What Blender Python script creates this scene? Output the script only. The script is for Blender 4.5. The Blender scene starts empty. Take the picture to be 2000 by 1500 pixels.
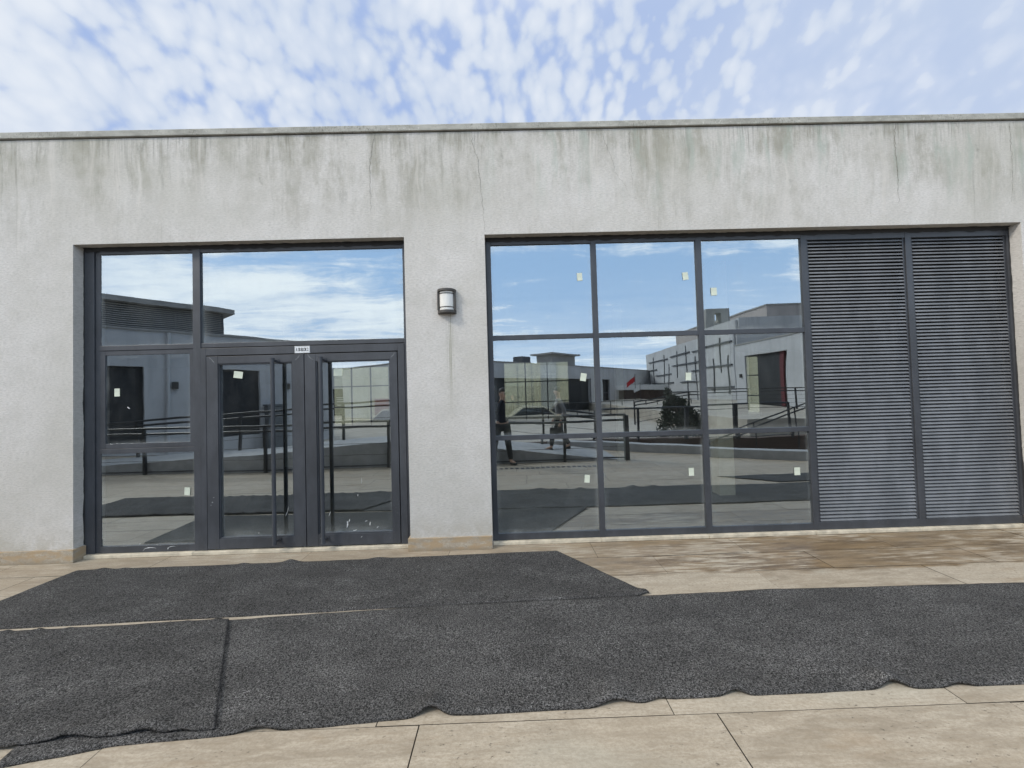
import bpy, bmesh, math, random
from mathutils import Vector, Matrix, noise as mnoise
R = math.radians
sc = bpy.context.scene
COL = sc.collection

# ------------------------------------------------------------------ camera, sky, sun, exposure
CAM = (0.0, -4.0227, 1.6)
cd = bpy.data.cameras.new('camera'); cam = bpy.data.objects.new('camera', cd); COL.objects.link(cam)
cd.sensor_width = 36.0; cd.lens = 13.5; cd.clip_start = 0.01; cd.clip_end = 3000
Rm = [[0.9995248940, 0.0125957406, 0.0281306521], [-0.0119023715, 0.9996245188, -0.0246810645], [-0.0284309659, 0.0243345169, 0.9992995104]]
M = Matrix(((Rm[0][0], Rm[0][2], -Rm[0][1], CAM[0]), (Rm[1][0], Rm[1][2], -Rm[1][1], CAM[1]), (Rm[2][0], Rm[2][2], -Rm[2][1], CAM[2]), (0, 0, 0, 1)))
cam.matrix_world = M
sc.camera = cam
SUN_TO = Vector((-0.66, -0.42, 0.62)).normalized()
SUN_EL = math.asin(SUN_TO.z); SUN_ROT = math.atan2(SUN_TO.x, SUN_TO.y)
sc.view_settings.view_transform = 'Standard'; sc.view_settings.look = 'None'
sc.view_settings.exposure = 0.46; sc.view_settings.gamma = 1.0
sc.cycles.max_bounces = 8; sc.cycles.glossy_bounces = 4; sc.cycles.transparent_max_bounces = 12
sc.cycles.caustics_reflective = False; sc.cycles.caustics_refractive = False
sl = bpy.data.lights.new('sun', 'SUN'); sl.energy = 1.5; sl.angle = R(11); sl.color = (1.0, 0.93, 0.82)
so = bpy.data.objects.new('sun', sl); COL.objects.link(so)
so.rotation_euler = SUN_TO.to_track_quat('Z', 'Y').to_euler(); so.location = (-20, -12, 25)


class NT:
    def __init__(s, tree): s.t = tree; s.n = tree.nodes; s.l = tree.links
    def node(s, typ, **kw):
        n = s.n.new(typ)
        for k, v in kw.items(): setattr(n, k, v)
        return n
    def put(s, sock, v):
        if v is None: return
        if hasattr(v, 'node'): s.l.new(v, sock)
        else:
            if sock.type in ('RGBA',) and len(v) == 3: v = (*v, 1)
            sock.default_value = v
    def m(s, op, a, b=None, c=None, clamp=False):
        n = s.node('ShaderNodeMath', operation=op, use_clamp=clamp)
        s.put(n.inputs[0], a); s.put(n.inputs[1], b); s.put(n.inputs[2], c); return n.outputs[0]
    def vm(s, op, a, b=None, scale=None):
        n = s.node('ShaderNodeVectorMath', operation=op); s.put(n.inputs[0], a); s.put(n.inputs[1], b)
        if scale is not None: s.put(n.inputs['Scale'], scale)
        return n.outputs['Value'] if op in ('LENGTH', 'DOT_PRODUCT') else n.outputs[0]
    def xyz(s, v): n = s.node('ShaderNodeSeparateXYZ'); s.put(n.inputs[0], v); return n.outputs
    def comb(s, x, y, z):
        n = s.node('ShaderNodeCombineXYZ'); s.put(n.inputs[0], x); s.put(n.inputs[1], y); s.put(n.inputs[2], z); return n.outputs[0]
    def obj(s): return s.node('ShaderNodeTexCoord').outputs['Object']
    def map(s, v, sca=(1, 1, 1), loc=(0, 0, 0), rot=(0, 0, 0)):
        n = s.node('ShaderNodeMapping'); s.put(n.inputs[0], v); n.inputs['Location'].default_value = loc
        n.inputs['Rotation'].default_value = rot; n.inputs['Scale'].default_value = sca; return n.outputs[0]
    def noise(s, v, scale, detail=4, rough=0.55, dist=0.0):
        n = s.node('ShaderNodeTexNoise'); s.put(n.inputs['Vector'], v); n.inputs['Scale'].default_value = scale
        n.inputs['Detail'].default_value = detail; n.inputs['Roughness'].default_value = rough; n.inputs['Distortion'].default_value = dist
        return n.outputs[0]
    def vor(s, v, scale, feature='F1', smooth=0.5, rand=1.0):
        n = s.node('ShaderNodeTexVoronoi', feature=feature); s.put(n.inputs['Vector'], v); n.inputs['Scale'].default_value = scale
        n.inputs['Randomness'].default_value = rand
        if feature == 'SMOOTH_F1': n.inputs['Smoothness'].default_value = smooth
        return n.outputs['Distance']
    def rng(s, v, a, b, c=0.0, d=1.0, smooth=True):
        n = s.node('ShaderNodeMapRange', interpolation_type='SMOOTHSTEP' if smooth else 'LINEAR'); n.clamp = True if not smooth else n.clamp
        for i, x in enumerate((v, a, b, c, d)): s.put(n.inputs[i], x)
        return n.outputs[0]
    def mix(s, f, a, b, blend='MIX'):
        n = s.node('ShaderNodeMix', data_type='RGBA', blend_type=blend); s.put(n.inputs[0], f); s.put(n.inputs[6], a); s.put(n.inputs[7], b); return n.outputs[2]
    def bump(s, hgt, strength=0.3, dist=0.01, normal=None):
        n = s.node('ShaderNodeBump'); n.inputs['Strength'].default_value = strength; n.inputs['Distance'].default_value = dist
        s.put(n.inputs['Height'], hgt); s.put(n.inputs['Normal'], normal); return n.outputs[0]


# ---- sky: Nishita sky with a sheet of cloud on a plane overhead (puffs to the north, streaks to the south)
world = bpy.data.worlds.new('World'); sc.world = world; world.use_nodes = True
w = NT(world.node_tree); w.n.clear()
sky = w.node('ShaderNodeTexSky', sky_type='NISHITA', sun_disc=False, sun_elevation=SUN_EL, sun_rotation=SUN_ROT, air_density=1.0, dust_density=0.6, ozone_density=1.5)
D = w.vm('NORMALIZE', w.node('ShaderNodeTexCoord').outputs['Generated'])
dx, dy, dz = w.xyz(D)
zz = w.m('ADD', w.m('MAXIMUM', dz, 0.0), 0.055)
px = w.m('DIVIDE', dx, zz); py = w.m('DIVIDE', dy, zz)
pl = w.comb(px, py, 0.0)
zn = w.m('ADD', w.m('MAXIMUM', dz, 0.0), 1.1); pn = w.comb(w.m('DIVIDE', dx, zn), w.m('DIVIDE', dy, zn), 0.0)
wob = w.node('ShaderNodeTexNoise'); w.put(wob.inputs['Vector'], pl); wob.inputs['Scale'].default_value = 2.6; wob.inputs['Detail'].default_value = 4
wv = w.vm('SUBTRACT', wob.outputs['Color'], (0.5, 0.5, 0.5))
plw = w.vm('ADD', pl, w.vm('SCALE', wv, scale=0.24))
plr = w.map(w.vm('ADD', pn, w.vm('SCALE', wv, scale=0.03)), sca=(1.0, 0.85, 1), rot=(0, 0, R(-8)))
puff = w.vor(plr, 46.0, 'SMOOTH_F1', 0.25)
puff2 = w.vor(plr, 98.0, 'SMOOTH_F1', 0.4)
fb = w.noise(plr, 12.0, 8, 0.58); fd = w.noise(plr, 84.0, 5, 0.62); big = w.noise(plr, 3.6, 4, 0.5)
cl = w.m('ADD', w.m('MULTIPLY', w.m('SUBTRACT', 0.45, puff), 1.05), w.m('MULTIPLY', w.m('SUBTRACT', 0.42, puff2), 0.45))
cl = w.m('ADD', cl, w.m('MULTIPLY', w.m('SUBTRACT', fb, 0.5), 0.95))
cl = w.m('ADD', cl, w.m('MULTIPLY', w.m('SUBTRACT', fd, 0.5), 0.45))
cl = w.m('ADD', cl, w.m('MULTIPLY', w.m('SUBTRACT', big, 0.5), 0.5))
west = w.rng(px, 0.9, -1.7, 0.0, 1.0)
cl = w.m('ADD', cl, w.m('MULTIPLY', west, 0.44))
north = w.rng(cl, -0.46, 0.10)
veil = w.rng(px, -0.2, 1.1, 0.0, 1.0)
hold = w.rng(px, 0.2, 1.6, 1.0, 0.82)
north = w.m('MAXIMUM', w.m('MULTIPLY', north, hold), w.m('MULTIPLY', veil, w.m('ADD', 0.46, w.m('MULTIPLY', fb, 0.55))))
# southern half: streaky cirrus, thick to the south-west, clear to the south-east, with a mottled bank between
pls = w.map(plw, sca=(0.34, 1.0, 1), rot=(0, 0, R(14)))
st = w.m('ADD', w.m('MULTIPLY', w.noise(pls, 1.2, 9, 0.62, 0.6), 0.62), w.m('MULTIPLY', w.noise(pls, 5.0, 6, 0.68, 0.4), 0.24))
st = w.m('ADD', st, w.m('MULTIPLY', w.noise(plr, 20.0, 7, 0.66), 0.16))
sw = w.rng(px, 0.2, -1.9, 0.0, 1.0)
gap = w.rng(w.vm('LENGTH', w.comb(w.m('MULTIPLY', w.m('ADD', px, 1.25), 0.75), w.m('MULTIPLY', w.m('ADD', py, 2.35), 1.25), 0.0)), 0.95, 0.1)
st2 = w.m('SUBTRACT', w.m('ADD', st, w.m('MULTIPLY', sw, 0.165)), w.m('MULTIPLY', gap, 0.10))
south = w.rng(st2, 0.485, 0.655)
south = w.m('MAXIMUM', south, w.m('MULTIPLY', w.rng(dz, 0.34, 0.0), 0.62))
half = w.rng(dy, -0.10, 0.25)
mask = w.m('ADD', w.m('MULTIPLY', north, half), w.m('MULTIPLY', south, w.m('SUBTRACT', 1.0, half)))
tone = w.noise(plr, 2.6, 6, 0.6)
K = 10.0; N_ = K / 1.375
cloudc = w.mix(w.rng(w.m('ADD', tone, w.m('MULTIPLY', w.m('SUBTRACT', cl, 0.3), 0.25)), 0.32, 0.68), (0.585 * N_, 0.675 * N_, 0.83 * N_), (0.78 * N_, 0.835 * N_, 0.92 * N_))
cloudc = w.mix(w.m('SUBTRACT', 1.0, half), cloudc, w.mix(w.rng(st, 0.35, 0.62), (0.86 * K, 1.00 * K, 1.20 * K), (1.52 * K, 1.52 * K, 1.48 * K)))
blue_n = w.mix(0.95, sky.outputs[0], (0.395 * N_, 0.52 * N_, 0.82 * N_))
blue_s = w.mix(0.80, sky.outputs[0], (0.66 * K, 0.94 * K, 1.30 * K))
base = w.mix(half, blue_s, blue_n)
skyc = w.mix(mask, base, cloudc)
# unseen bright even layer straight overhead, added to whiten the ambient light
skyc = w.mix(w.rng(dz, 0.68, 0.90), skyc, (0.97 * K, 0.94 * K, 0.88 * K))
skyc = w.mix(w.rng(dz, 0.0, -0.08), skyc, (0.3 * K, 0.3 * K, 0.28 * K))
bg = w.node('ShaderNodeBackground'); w.put(bg.inputs[0], skyc); bg.inputs[1].default_value = 0.1
w.l.new(bg.outputs[0], w.node('ShaderNodeOutputWorld').inputs[0])


# ------------------------------------------------------------------ materials
def mat(name):
    m = bpy.data.materials.new(name); m.use_nodes = True; t = NT(m.node_tree); b = t.n['Principled BSDF']; return m, t, b
def plain(name, col, rough=0.6, metal=0.0, var=0.12, scale=6.0, bump=0.0, bscale=60, spec=0.5):
    m, t, b = mat(name); o = t.obj(); n = t.noise(o, scale, 5, 0.6)
    c = t.mix(t.rng(n, 0.3, 0.7), tuple(x * (1 - var) for x in col), tuple(min(1, x * (1 + var)) for x in col))
    t.put(b.inputs['Base Color'], c); b.inputs['Roughness'].default_value = rough; b.inputs['Metallic'].default_value = metal
    b.inputs['Specular IOR Level'].default_value = spec
    if bump: t.put(b.inputs['Normal'], t.bump(t.noise(o, bscale, 3), bump, 0.004))
    return m

def m_plaster():
    m, t, b = mat('plaster'); o = t.obj(); x, y, z = t.xyz(o)
    lo = t.noise(t.map(o, (0.8, 1, 0.55)), 1.3, 5, 0.6)
    grain = t.noise(t.map(o, (1, 1, 2.8)), 30, 5, 0.72)
    fine = t.noise(t.map(o, (1, 1, 1.6)), 120, 3, 0.6)
    base = t.mix(t.rng(lo, 0.3, 0.7), (0.575, 0.55, 0.51), (0.67, 0.643, 0.617))
    base = t.mix(t.m('MULTIPLY', t.rng(grain, 0.38, 0.70), 0.46), base, (0.345, 0.335, 0.31))
    wx = t.m('MULTIPLY', t.m('SUBTRACT', t.noise(t.map(o, (1, 1, 0.8)), 1.4, 3), 0.5), 0.16)
    warp = t.vm('ADD', o, t.comb(wx, 0.0, 0.0))
    high = t.rng(z, 2.9, 4.2)
    patch = t.rng(t.noise(t.map(o, (0.8, 1, 0.7), (5, 0, 1)), 1.3, 6, 0.65), 0.40, 0.58)
    s1 = t.noise(t.map(warp, (2.6, 1, 0.55)), 1.5, 8, 0.70)
    s2 = t.noise(t.map(warp, (9, 1, 0.20), (3, 0, 1)), 1.3, 7, 0.72)
    s3 = t.noise(t.map(o, (26, 1, 0.8), (9, 0, 2)), 1.3, 5, 0.72)
    soft = t.noise(t.map(warp, (1, 1, 0.8), (2, 0, 6)), 7.0, 6, 0.72)
    stain = t.m('MULTIPLY', t.m('MULTIPLY', t.rng(t.m('ADD', s1, t.m('MULTIPLY', t.m('SUBTRACT', soft, 0.5), 0.35)), 0.40, 0.62), high), t.m('ADD', 0.25, t.m('MULTIPLY', patch, 0.75)))
    base = t.mix(t.m('MULTIPLY', stain, 0.80), base, (0.285, 0.272, 0.22))
    warmz = t.m('MULTIPLY', t.rng(t.noise(t.map(o, (0.35, 1, 0.3), (3, 0, 3)), 1.5, 4), 0.42, 0.66), 0.5)
    base = t.mix(t.m('MULTIPLY', warmz, high), base, (0.42, 0.405, 0.342))
    drip = t.m('MULTIPLY', t.m('MULTIPLY', t.rng(s2, 0.54, 0.68), t.m('ADD', t.m('MULTIPLY', high, 0.55), t.m('MULTIPLY', t.rng(z, 2.9, 3.5), 0.35))), t.m('ADD', 0.06, t.m('MULTIPLY', patch, 0.94)))
    base = t.mix(t.m('MULTIPLY', drip, 0.72), base, (0.23, 0.226, 0.19))
    pale = t.m('MULTIPLY', t.rng(t.noise(t.map(warp, (6, 1, 0.3), (7, 0, 4)), 1.3, 6, 0.65), 0.55, 0.68), t.rng(z, 2.8, 3.9))
    base = t.mix(t.m('MULTIPLY', pale, 0.68), base, (0.63, 0.595, 0.55))
    green = t.m('MULTIPLY', t.m('MULTIPLY', t.rng(t.noise(t.map(warp, (4.2, 1, 0.8), (2, 0, 8)), 1.3, 6, 0.65), 0.50, 0.66), t.rng(z, 3.3, 4.15)), t.rng(x, -1.2, 1.4))
    base = t.mix(t.m('MULTIPLY', green, 0.55), base, (0.345, 0.405, 0.35))
    top = t.m('MULTIPLY', t.m('MULTIPLY', t.rng(s3, 0.47, 0.62), t.rng(z, 4.0, 4.36)), t.rng(t.noise(t.map(o, (1.4, 1, 1), (8, 0, 8)), 1.6, 5, 0.65), 0.40, 0.58))
    base = t.mix(t.m('MULTIPLY', top, 0.50), base, (0.175, 0.172, 0.145))
    blot = t.m('MULTIPLY', t.rng(t.noise(t.map(warp, (3.0, 1, 1.6), (6, 0, 2)), 1.6, 6, 0.7), 0.60, 0.70), t.rng(z, 3.4, 4.0))
    base = t.mix(t.m('MULTIPLY', blot, 0.55), base, (0.23, 0.228, 0.2))
    cloud = t.noise(t.map(o, (1.0, 1, 1.5), (11, 0, 3)), 2.8, 7, 0.68)
    base = t.mix(t.m('MULTIPLY', t.rng(cloud, 0.44, 0.66), 0.30), base, (0.44, 0.425, 0.385))
    base = t.mix(t.m('MULTIPLY', t.rng(z, 0.42, 0.13), t.m('MULTIPLY', t.rng(soft, 0.38, 0.60), 0.5)), base, (0.40, 0.365, 0.295))
    # dirt run below the wall lamp
    g = t.m('MULTIPLY', t.rng(t.m('ABSOLUTE', t.m('ADD', x, 0.585)), 0.055, 0.0), t.m('MULTIPLY', t.rng(z, 1.15, 2.1), t.rng(z, 2.50, 2.44)))
    run = t.m('MULTIPLY', g, t.rng(t.noise(t.map(o, (55, 1, 0.5)), 1.6, 4), 0.40, 0.62))
    base = t.mix(t.m('MULTIPLY', run, 0.75), base, (0.30, 0.29, 0.225))
    halo = t.m('MULTIPLY', t.rng(t.vm('LENGTH', t.comb(t.m('ADD', x, 0.55), 0.0, t.m('SUBTRACT', z, 2.66))), 0.34, 0.08), t.rng(t.noise(o, 9, 4), 0.4, 0.7))
    base = t.mix(t.m('MULTIPLY', halo, 0.30), base, (0.40, 0.385, 0.31))
    t.put(b.inputs['Base Color'], base); b.inputs['Roughness'].default_value = 0.9; b.inputs['Specular IOR Level'].default_value = 0.2
    h = t.m('ADD', t.m('MULTIPLY', grain, 0.8), t.m('MULTIPLY', fine, 0.45))
    t.put(b.inputs['Normal'], t.bump(h, 0.6, 0.010)); return m

def m_coping():
    m, t, b = mat('coping_concrete'); o = t.obj(); x, y, z = t.xyz(o)
    n = t.noise(t.map(o, (1, 1, 2.0)), 3.2, 7, 0.68); f = t.noise(t.map(o, (7, 4, 4)), 9, 5, 0.75)
    c = t.mix(t.rng(n, 0.3, 0.7), (0.26, 0.255, 0.225), (0.44, 0.43, 0.39))
    c = t.mix(t.m('MULTIPLY', t.rng(f, 0.50, 0.66), t.rng(t.noise(o, 0.9, 4), 0.42, 0.62)), c, (0.13, 0.128, 0.11))
    c = t.mix(t.m('MULTIPLY', t.rng(t.noise(o, 26, 3), 0.62, 0.74), 0.7), c, (0.56, 0.55, 0.51))
    t.put(b.inputs['Base Color'], c); b.inputs['Roughness'].default_value = 0.95
    t.put(b.inputs['Normal'], t.bump(f, 0.5, 0.01)); return m

def m_travertine(plinth=False):
    m, t, b = mat('travertine_plinth' if plinth else 'travertine'); o = t.obj(); x, y, z = t.xyz(o)
    rnd = t.node('ShaderNodeNewGeometry').outputs['Random Per Island']
    off = t.comb(t.m('MULTIPLY', rnd, 7.0), t.m('MULTIPLY', rnd, 3.0), 0.0); p = t.vm('ADD', o, off)
    vein = t.noise(t.map(p, (1.6, 6.0, 6.0)), 2.2, 9, 0.72, 0.5)
    lo = t.noise(t.map(p, (0.7, 1.5, 1)), 1.2, 4)
    c = t.mix(t.rng(vein, 0.30, 0.70), (0.275, 0.232, 0.178), (0.49, 0.432, 0.352))
    c = t.mix(t.m('MULTIPLY', t.rng(lo, 0.42, 0.70), 0.38), c, (0.36, 0.295, 0.218))
    c = t.mix(t.m('MULTIPLY', t.rng(rnd, 0.0, 1.0, smooth=False), 0.42), c, (0.55, 0.495, 0.41))
    ln_ = t.noise(t.map(p, (2.0, 26, 20)), 2.4, 6, 0.7)
    c = t.mix(t.m('MULTIPLY', t.rng(ln_, 0.46, 0.66), 0.36), c, (0.30, 0.24, 0.17))
    grit = t.noise(t.map(p, (1, 1.6, 1)), 48, 5, 0.78)
    c = t.mix(t.m('MULTIPLY', t.rng(grit, 0.42, 0.60), 0.44), c, (0.255, 0.21, 0.155))
    gr = t.m('MULTIPLY', t.rng(t.noise(t.map(o, (0.5, 0.8, 1), (4, 1, 0)), 1.3, 4), 0.55, 0.70), 0.30)
    c = t.mix(gr, c, (0.40, 0.40, 0.345))
    pit = t.noise(t.map(p, (26, 62, 40)), 1.0, 4, 0.7)
    pm = t.m('MULTIPLY', t.rng(pit, 0.61, 0.68), t.rng(t.noise(p, 2.1, 3), 0.40, 0.60))
    c = t.mix(t.m('MULTIPLY', pm, 0.85), c, (0.105, 0.085, 0.06))
    rough = 0.62
    if plinth:
        c = t.mix(t.m('MULTIPLY', t.rng(t.noise(t.map(o, (1, 1, 3)), 7, 5), 0.40, 0.62), 0.75), c, (0.40, 0.285, 0.165))
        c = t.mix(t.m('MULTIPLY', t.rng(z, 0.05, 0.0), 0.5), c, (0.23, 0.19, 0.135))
        t.put(b.inputs['Roughness'], 0.7)
    else:
        # worn brown sealant left on the strip by the wall
        edge = t.m('ADD', y, t.m('MULTIPLY', t.m('SUBTRACT', t.noise(t.map(o, (2, 6, 1)), 2, 4), 0.5), 0.20))
        zone = t.m('MULTIPLY', t.rng(edge, -0.72, -0.655), t.rng(t.m('ADD', x, t.m('MULTIPLY', t.noise(o, 1.1, 3), 1.2)), -0.2, 2.6, 0.34, 1.0))
        flake = t.noise(t.map(o, (2.4, 20, 1), (1, 3, 0)), 1.5, 8, 0.66)
        keep = t.rng(t.m('ADD', flake, t.m('MULTIPLY', t.noise(t.map(o, (0.55, 1.6, 1), (8, 2, 0)), 1.6, 3), 0.75)), 1.06, 0.84)
        br = t.mix(t.rng(t.noise(t.map(o, (1, 5, 1)), 2.2, 6, 0.65), 0.3, 0.7), (0.095, 0.058, 0.026), (0.255, 0.175, 0.092))
        c = t.mix(t.m('MULTIPLY', t.m('MULTIPLY', zone, keep), t.m('ADD', 0.70, t.m('MULTIPLY', rnd, 0.25))), c, br)
        c = t.mix(t.m('MULTIPLY', t.m('MULTIPLY', zone, t.m('SUBTRACT', 1.0, keep)), 0.22), c, (0.64, 0.58, 0.48))
        near = t.m('MULTIPLY', t.rng(t.noise(t.map(o, (0.8, 3, 1), (5, 6, 0)), 1.4, 5), 0.60, 0.70), 0.5)
        c = t.mix(near, c, (0.29, 0.215, 0.14))
        t.put(b.inputs['Roughness'], t.m('SUBTRACT', 0.66, t.m('MULTIPLY', t.m('MULTIPLY', zone, keep), 0.28)))
    t.put(b.inputs['Base Color'], c); b.inputs['Specular IOR Level'].default_value = 0.35
    h = t.m('SUBTRACT', t.m('MULTIPLY', grit, 0.6), pm)
    t.put(b.inputs['Normal'], t.bump(h, 0.5, 0.006)); return m

def m_mat(name, lift=1.0):
    m, t, b = mat(name); o = t.obj()
    f1 = t.noise(o, 110, 3, 0.78); f2 = t.noise(t.map(o, (1, 1, 1), (3, 1, 2)), 210, 2, 0.75)
    worn = t.noise(t.map(o, (0.8, 1.6, 1)), 2.3, 7, 0.70)
    loop = t.m('ADD', t.m('MULTIPLY', f1, 0.55), t.m('MULTIPLY', f2, 0.45))
    amp = t.rng(worn, 0.34, 0.86)
    hi = t.mix(amp, (0.205 * lift, 0.199 * lift, 0.197 * lift), (0.38 * lift, 0.37 * lift, 0.366 * lift))
    c = t.mix(t.rng(loop, 0.41, 0.64), (0.014, 0.014, 0.014), hi)
    fleck = t.m('MULTIPLY', t.rng(t.noise(t.map(o, (1, 1, 1), (1, 5, 3)), 95, 2, 0.7), 0.60, 0.70), t.rng(t.noise(t.map(o, (1.0, 1.7, 1), (4, 2, 0)), 1.9, 6, 0.7), 0.46, 0.64))
    c = t.mix(t.m('MULTIPLY', fleck, 0.75), c, (0.56, 0.555, 0.55))
    t.put(b.inputs['Base Color'], c); b.inputs['Roughness'].default_value = 0.8; b.inputs['Specular IOR Level'].default_value = 0.15
    t.put(b.inputs['Normal'], t.bump(loop, 1.0, 0.02)); return m

def m_alu(name='anthracite_aluminium', col=(0.050, 0.054, 0.063)):
    m, t, b = mat(name); o = t.obj()
    n = t.noise(t.map(o, (2, 2, 0.8)), 2.4, 6, 0.65)
    c = t.mix(t.rng(n, 0.35, 0.72), tuple(v * 0.86 for v in col), tuple(v * 1.28 for v in col))
    dust = t.m('MULTIPLY', t.rng(t.noise(o, 60, 4, 0.75), 0.58, 0.75), t.rng(t.noise(o, 2.1, 4), 0.45, 0.66))
    c = t.mix(t.m('MULTIPLY', dust, 0.45), c, (0.30, 0.30, 0.30))
    t.put(b.inputs['Base Color'], c); t.put(b.inputs['Roughness'], t.m('ADD', 0.36, t.m('MULTIPLY', n, 0.2)))
    b.inputs['Specular IOR Level'].default_value = 0.5; return m

def m_glass():
    m, t, b = mat('coated_glass'); t.n.remove(b); o = t.obj(); x, y, z = t.xyz(o)
    nb = t.bump(t.noise(t.map(o, (1, 1, 1)), 1.1, 2, 0.4), 0.04, 0.05)
    gl = t.node('ShaderNodeBsdfGlossy'); gl.inputs['Roughness'].default_value = 0.0; gl.inputs['Color'].default_value = (0.80, 0.91, 1.0, 1); t.put(gl.inputs['Normal'], nb)
    tr = t.node('ShaderNodeBsdfTransparent'); tr.inputs['Color'].default_value = (0.86, 0.90, 0.84, 1)
    geo = t.node('ShaderNodeNewGeometry'); ct = t.m('ABSOLUTE', t.vm('DOT_PRODUCT', geo.outputs['Incoming'], geo.outputs['Normal']))
    fr = t.m('ADD', 0.04, t.m('MULTIPLY', t.m('POWER', t.m('SUBTRACT', 1.0, ct), 5.0), 0.96))
    f = t.m('ADD', 0.42, t.m('MULTIPLY', fr, 0.65), clamp=True)
    mx = t.node('ShaderNodeMixShader'); t.put(mx.inputs[0], f); t.l.new(tr.outputs[0], mx.inputs[1]); t.l.new(gl.outputs[0], mx.inputs[2])
    df = t.node('ShaderNodeBsdfDiffuse'); df.inputs['Color'].default_value = (0.52, 0.54, 0.53, 1)
    d1 = t.rng(t.noise(t.map(o, (1, 1, 0.5)), 2.6, 7, 0.7), 0.45, 0.80, 0.004, 0.05)
    d2 = t.m('MULTIPLY', t.rng(t.noise(o, 90, 2), 0.70, 0.76), 0.16)
    gx, gy_, gz = t.xyz(t.node('ShaderNodeTexCoord').outputs['Generated'])
    ex = t.m('MINIMUM', t.m('MINIMUM', gx, t.m('SUBTRACT', 1.0, gx)), t.m('MINIMUM', gz, t.m('SUBTRACT', 1.0, gz)))
    rim = t.m('MULTIPLY', t.rng(ex, 0.055, 0.0), t.m('MULTIPLY', t.rng(t.noise(o, 5.0, 5, 0.7), 0.30, 0.70), 0.20))
    low = t.m('ADD', rim, t.m('MULTIPLY', t.rng(z, 0.45, 0.07), 0.08))
    dirt = t.m('ADD', t.m('ADD', d1, d2), low)
    m2 = t.node('ShaderNodeMixShader'); t.put(m2.inputs[0], dirt); t.l.new(mx.outputs[0], m2.inputs[1]); t.l.new(df.outputs[0], m2.inputs[2])
    t.l.new(m2.outputs[0], t.n['Material Output'].inputs[0]); return m

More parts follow.
